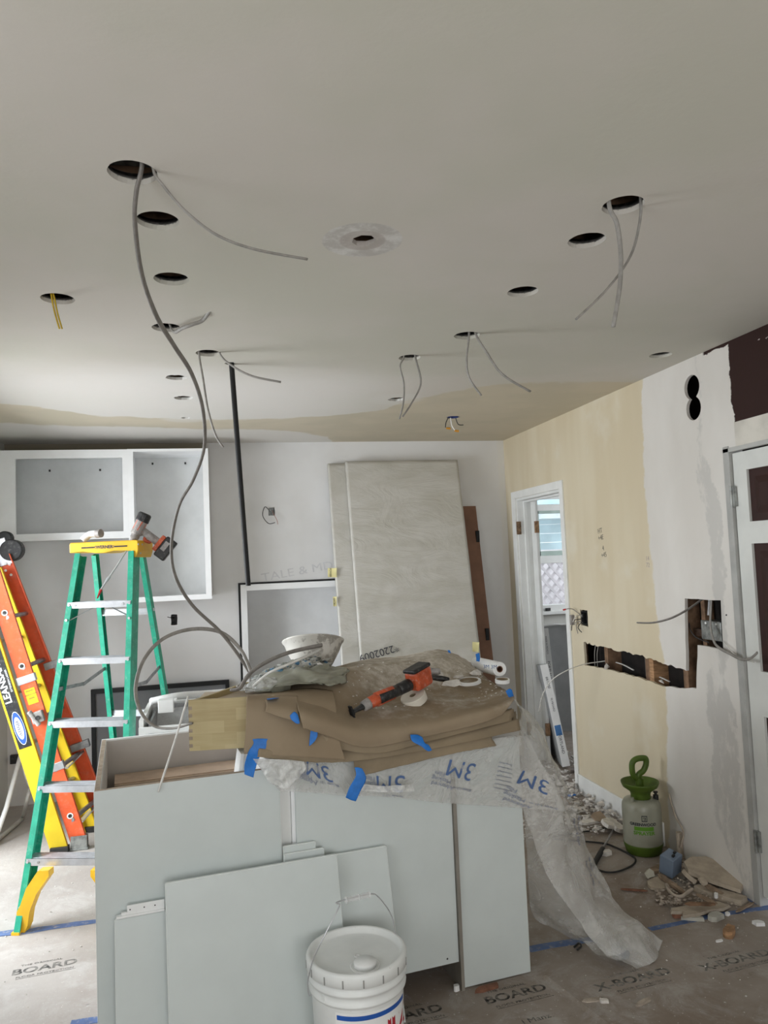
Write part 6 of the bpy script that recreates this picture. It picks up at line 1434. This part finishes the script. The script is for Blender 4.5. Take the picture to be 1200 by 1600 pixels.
def stick(a, b, w, h, m, label, name='wood_stick'):
    z_ = (b-a).normalized(); x_ = z_.cross(Vector((0, 0, 1))).normalized(); y_ = z_.cross(x_); m_ = Matrix((x_, y_, z_)).transposed().to_4x4(); m_.translation = a; L = (b-a).length
    rnd = random.Random(int(a.x*1000)); bm = nb(); N = 6; R = []
    for i in range(N+1):
        k = (1+rnd.uniform(-.15, .15))*(.5 if i in (0, N) else 1); R.append([bm.verts.new(m_ @ Vector((sx*w/2*k, sy*h/2*k, L*i/N))) for sx, sy in ((-1, -1), (1, -1), (1, 1), (-1, 1))])
    for A, B in zip(R, R[1:]):
        for j in range(4): bm.faces.new((A[j], A[(j+1) % 4], B[(j+1) % 4], B[j]))
    bm.faces.new(R[0][::-1]); bm.faces.new(R[-1]); o = obj(name, bm, m); return tag(o, label, 'wood')
brick_w = mat('rust_wood', (.20, .09, .055), .8, var=.2, scale=30)
dusty = mat('dusty_board', (.40, .34, .27), .85, var=.15, scale=12, bump=.2)
dusty_w = mat('dusty_wood', (.30, .22, .155), .85, var=.25, scale=20, bump=.2)
# blue-grey box
bp_ = atz(1047, 1362, .02); bxm = T(bp_+Vector((.0, .0, .0))) @ Matrix.Rotation(radians(28), 4, 'Z') @ Matrix.Rotation(radians(12), 4, 'X') @ Matrix.Rotation(radians(-8), 4, 'Y')
eb_ = thing('plastic_outlet_box', bp_, 'blue-grey plastic outlet box lying on the rubble at the foot of the sprayer', 'outlet box')
bm = nb(); box(bm, -.042, .042, -.035, .035, .0, .092, bxm); obj('box', bm, blue_box, eb_, bevel=.003)
bm = nb(); box(bm, -.015, .0, -.02, -.01, .092, .102, bxm); obj('nail_tab', bm, black_p, eb_); bm = nb(); box(bm, .015, .03, -.01, .0, .092, .100, bxm); obj('nail_tab', bm, black_p, eb_)
slab(1014, 1366, .055, .040, .016, .5, 3, mat('pale_plaster', (.52, .50, .42), .9), 'plaster_chunk', 'pale triangular plaster piece propped against the sprayer base', z=.02, tilt=(radians(50), 0), n=5)
slab(1117, 1364, .28, .18, .016, radians(-58), 4, dusty, 'drywall_piece', 'large dusty drywall piece on top of the debris by the right wall', z=.055, tilt=(radians(6), radians(8)), jagg=.08)
slab(1124, 1402, .22, .070, .026, radians(-58), 6, dusty, 'drywall_piece', 'thick pale block of debris between the dusty drywall piece and the door', z=.0, jagg=.05)
slab(1080, 1372, .10, .07, .02, radians(20), 8, dusty, 'drywall_piece', 'crumpled dusty piece just right of the blue-grey box', z=.03, tilt=(radians(25), radians(20)))
slab(1095, 1422, .26, .085, .012, radians(8), 9, dusty, 'drywall_piece', 'flat dusty drywall strip in front of the debris heap', z=.012, tilt=(0, radians(3)), jagg=.2, n=13)
slab(1118, 1436, .065, .045, .020, radians(15), 10, mat('grey_plaster', (.46, .45, .40), .9, var=.1, bump=.2), 'plaster_chunk', 'grey plaster lump at the front edge of the flat drywall strip', z=.0)
slab(1082, 1438, .09, .018, .015, radians(-25), 11, mat('grey_plaster2', (.46, .45, .40), .9, var=.1, bump=.2), 'plaster_chunk', 'thin curved plaster sliver left of the grey lump', z=.0)
slab(1030, 1383, .14, .10, .010, radians(12), 12, dusty, 'drywall_piece', 'flat dusty drywall flake left of the conduit piece', z=.004, tilt=(radians(4), 0))
slab(1030, 1360, .12, .05, .014, radians(25), 13, dusty_w, 'plaster_chunk', 'brown dusty flake in front of the sprayer', z=.002)
slab(1140, 1462, .075, .034, .030, radians(38), 14, wood_raw, 'wood_block', 'small splintered wood block lying alone on the floor at right', cat='wood', jagg=.12)
slab(1185, 1445, .040, .028, .014, radians(-20), 15, board_white, 'plaster_chunk', 'bright white plaster chip right of the wood block')
slab(1124, 1471, .034, .014, .005, radians(5), 16, board_white, 'plaster_chunk', 'thin white plaster chip just below the wood block')
slab(1137, 1430, .022, .018, .010, .3, 17, board_white, 'plaster_chunk', 'small white chip right of the grey plaster lump')
slab(1119, 1402, .030, .016, .016, .8, 18, board_white, 'plaster_chunk', 'small white wedge in the middle of the debris heap', z=.02)
slab(761, 1546, .09, .028, .010, .15, 19, brick_w, 'wood_stick', 'rusty brown scrap at the foot of the right island panel', cat='wood')
slab(713, 1548, .02, .015, .02, .15, 20, board_white, 'plaster_chunk', 'tiny white chip at the foot of the island divider')
slab(926, 1564, .075, .022, .006, -.1, 21, plaster_b, 'plaster_chunk', 'thin curled flake on the floor right of the printed word')
slab(943, 1566, .030, .018, .010, -.3, 22, plaster, 'plaster_chunk', 'pale crumb right of the thin curled flake')
slab(1005, 1568, .07, .018, .008, .3, 23, plaster_b, 'plaster_chunk', 'grey sliver near the bottom edge of the floor at right')
stick(atz(1050, 1430, .01), atz(1070, 1431, .010), .022, .016, brick_w, 'rust-red stick poking out left of the flat drywall strip')
stick(atz(970, 1389, .008), atz(1012, 1392, .008), .010, .008, brick_w, 'thin rust-brown stick on the floor left of the debris')
stick(atz(1029, 1366, .03), atz(1070, 1396, .012), .020, .014, dusty_w, 'dark split lath below the blue-grey box')
stick(atz(1093, 1370, .075), atz(1103, 1383, .05), .030, .012, dusty, 'short pale lath stub under the dusty drywall piece')
stick(atz(1098, 1380, .045), atz(1146, 1408, .008), .024, .012, dusty_w, 'long splintered lath running down from the drywall piece')
stick(atz(1088, 1397, .034), atz(1120, 1412, .046), .016, .010, dusty_w, 'second splintered lath in front of the long one')
stick(atz(1070, 1412, .040), atz(1118, 1413, .062), .018, .010, wood_mid, 'narrow lath lying behind the flat drywall strip')
stick(atz(1150, 1425, .008), atz(1178, 1410, .008), .012, .006, dusty_w, 'thin splinter near the foot of the white door')
# conduit elbow piece
bm = nb(); sweep(bm, [atz(1042, 1382, .026), atz(1043, 1388, .026), atz(1052, 1398, .026), atz(1064, 1401, .026), atz(1076, 1393, .028), atz(1082, 1389, .030)], .0075, seg=12, n=8)
o = obj('conduit_piece', bm, mat('dusty_conduit', (.42, .36, .30), .7, var=.1), smooth=True); tag(o, 'bent dusty conduit piece curling below the blue-grey box', 'conduit')
bm = nb(); sweep(bm, [atx(1063, 1325, XR-.035), atx(1068, 1300, XR-.02), atx(1055, 1275, XR-.012), atx(1045, 1240, XR-.01)], .004, seg=6); o = obj('wall_wire', bm, dusty, smooth=True); tag(o, 'thin cream wire hanging down the wall behind the sprayer', 'cable')
slab(1063, 1341, .030, .025, .13, .2, 25, dusty, 'drywall_piece', 'upright dusty stub against the wall behind the blue-grey box', z=.0, jagg=.05)
# larger single pieces near the doorway
slab(936, 1277, .10, .075, .006, .3, 31, mat('brown_card_scrap', (.36, .28, .21), .8), 'cardboard_scrap', 'brown cardboard scrap on the rubble against the white baseboard', z=.05, tilt=(radians(35), 0), cat='cardboard', n=7)
slab(883, 1252, .10, .07, .010, .8, 32, mat('brown_scrap', (.24, .15, .09), .8), 'cardboard_scrap', 'dark brown scrap in the rubble just inside the doorway', z=.04, tilt=(radians(40), radians(20)), cat='cardboard')
slab(893, 1243, .05, .03, .006, .2, 33, bluetape, 'blue_tape_strip', 'blue tape scrap in the rubble at the doorway', z=.03, cat='tape')
slab(948, 1336, .05, .035, .022, .1, 34, plaster, 'plaster_chunk', 'round pale plaster stone inside the hose loop')
slab(903, 1203, .13, .05, .012, .2, 35, mat('dark_scrap', (.16, .14, .13), .8), 'drywall_piece', 'dark flat scrap on the floor of the far room behind the doorway', z=.01)
slab(955, 1290, .12, .08, .020, .5, 36, plaster, 'plaster_chunk', 'large pale plaster slab in the middle of the rubble', z=.03, tilt=(radians(18), radians(10)))
slab(925, 1285, .15, .04, .014, .1, 37, plaster, 'plaster_chunk', 'long bright plaster strip left of the large slab', z=.03, tilt=(radians(10), 0))
slab(965, 1296, .08, .06, .022, 1.0, 38, plaster, 'plaster_chunk', 'pale plaster lump against the baseboard beside the sprayer', z=.02, tilt=(radians(25), 0))
# uncountable rubble and crumbs: nothing is strewn where something else already stands
from mathutils.bvhtree import BVHTree
bpy.context.view_layer.update(); dg = bpy.context.evaluated_depsgraph_get(); dg.update(); TR = []
for o in COL.objects:
    if o.type != 'MESH' or o.name.split('.')[0] in ('floor', 'floor_print', 'floor_tape', 'ceiling'): continue
    e = o.evaluated_get(dg); me = e.to_mesh(); vs = [o.matrix_world @ v.co for v in me.vertices]
    if vs and min(v.z for v in vs) < .15: TR.append((BVHTree.FromPolygons(vs, [list(p.vertices) for p in me.polygons]), [min(v[i] for v in vs) for i in range(3)], [max(v[i] for v in vs) for i in range(3)]))
    e.to_mesh_clear()
def busy(x, y, z, r):
    p = Vector((x, y, z+r*.4)); R = r*1.08+.002
    for t_, lo, hi in TR:
        if any(p[i] < lo[i]-R or p[i] > hi[i]+R for i in range(3)): continue
        if t_.find_nearest(p, R)[0] is not None: return True
        h = t_.ray_cast(p, Vector((.12, .2, .97)))
        if h[0] is not None and h[1].dot(Vector((.12, .2, .97))) > 0: return True
    return False
rb = nb(); rnd = random.Random(5)
for k in range(900):
    f = rnd.random(); x = 1.55+.70*rnd.random()**.75; y = 3.95+1.1*rnd.random()
    if x > XR-.05 and y < 4.7: x = XR-.05-rnd.random()*.2
    dens = max(0, (x-1.55)/.7); r = rnd.uniform(.006, .03)*(.5+.7*dens); h = .055*dens*rnd.random()
    if not busy(x, y, h, r): chunk(rb, (x, y, h), r, 500+k, rnd.uniform(.3, .7))
for k in range(180):
    x, y, h, r = 2.28+.35*rnd.random(), 4.8+.9*rnd.random(), .02*rnd.random(), rnd.uniform(.006, .025)
    if not busy(x, y, h, r): chunk(rb, (x, y, h), r, 1500+k, .5)
o = obj('plaster_rubble', rb, mat('rubble', (.64, .61, .58), .9, var=.22, scale=35, bump=.3)); tag(o, 'heap of broken white plaster rubble along the baseboard into the doorway', 'rubble', kind='stuff')
rb = nb()
for k in range(700):
    t_ = rnd.random(); px_, py_ = 1025+140*rnd.random(), 1345+75*rnd.random()
    p = atz(px_, py_, 0)
    if p.x > XR-.03: continue
    h, r = .02*rnd.random(), rnd.uniform(.004, .014)
    if not busy(p.x, p.y, h, r): chunk(rb, (p.x, p.y, h), r, 2500+k, rnd.uniform(.3, .8))
o = obj('dusty_rubble', rb, plaster_b); tag(o, 'brownish rubble and dust under the debris heap by the right wall', 'rubble', kind='stuff')
rb = nb()
for k in range(420):
    x, y = rnd.uniform(-1.4, 2.2), rnd.uniform(2.3, 5.0)
    if -.5 < x < 1.2 and 2.4 < y < 3.6: continue
    r = rnd.uniform(.0018, .006)*(1.6 if rnd.random() < .08 else 1)
    if not busy(x, y, 0, r): chunk(rb, (x, y, 0), r, 4000+k, .6)
o = obj('floor_crumbs', rb, plaster); tag(o, 'white plaster crumbs scattered over the covered floor', 'debris', kind='stuff')
bm = nb(); sweep(bm, [atz(897, 1480, .006), atz(904, 1474, .01), atz(908, 1478, .008), atz(902, 1484, .006)], .004, seg=6); o = obj('twisted_wire', bm, black_p, smooth=True); tag(o, 'dark twisted bit of wire on the floor beside the masking film', 'debris')

# ================================================================== CONTACT
def tree_of(objs):
    bpy.context.view_layer.update(); dg = bpy.context.evaluated_depsgraph_get(); dg.update(); V = []; Fc = []
    for o in objs:
        e = o.evaluated_get(dg); me = e.to_mesh(); b = len(V); V += [o.matrix_world @ v.co for v in me.vertices]; Fc += [[b+i for i in p.vertices] for p in me.polygons]; e.to_mesh_clear()
    return BVHTree.FromPolygons(V, Fc)
# the soft bag and its litter lie on the cardboard and the drawer instead of sinking into them
soft = [o for o in bg_.children]; sup = [s1, s2, s6]+list(dx.children)
tr_ = tree_of(sup)
for o in soft:
    mw = o.matrix_world.copy(); iw = mw.inverted(); lo = min((mw @ v.co).z for v in o.data.vertices); n_ = 0
    for v in o.data.vertices:
        p = mw @ v.co; h = tr_.ray_cast(Vector((p.x, p.y, 2.0)), Vector((0, 0, -1)))
        if h[0] is not None and p.z < h[0].z+.018:
            p.z = h[0].z+.018+max(0, p.z-lo)*.12; v.co = iw @ p
# feet and bottom edges are cut flush with the floor
bpy.context.view_layer.update()
done = set()
for o in COL.objects:
    if o.type != 'MESH' or o.get('kind') == 'structure' or o.data.name in done: continue
    if o.name.startswith('floor_print'): continue
    r_ = o
    while r_.parent: r_ = r_.parent
    if r_.get('kind') == 'structure' or r_.name.startswith(('lattice', 'neighbour')): continue
    mw = o.matrix_world; iw = mw.inverted(); done.add(o.data.name)
    for v in o.data.vertices:
        p = mw @ v.co
        if p.z < .0004: p.z = .0004; v.co = iw @ p
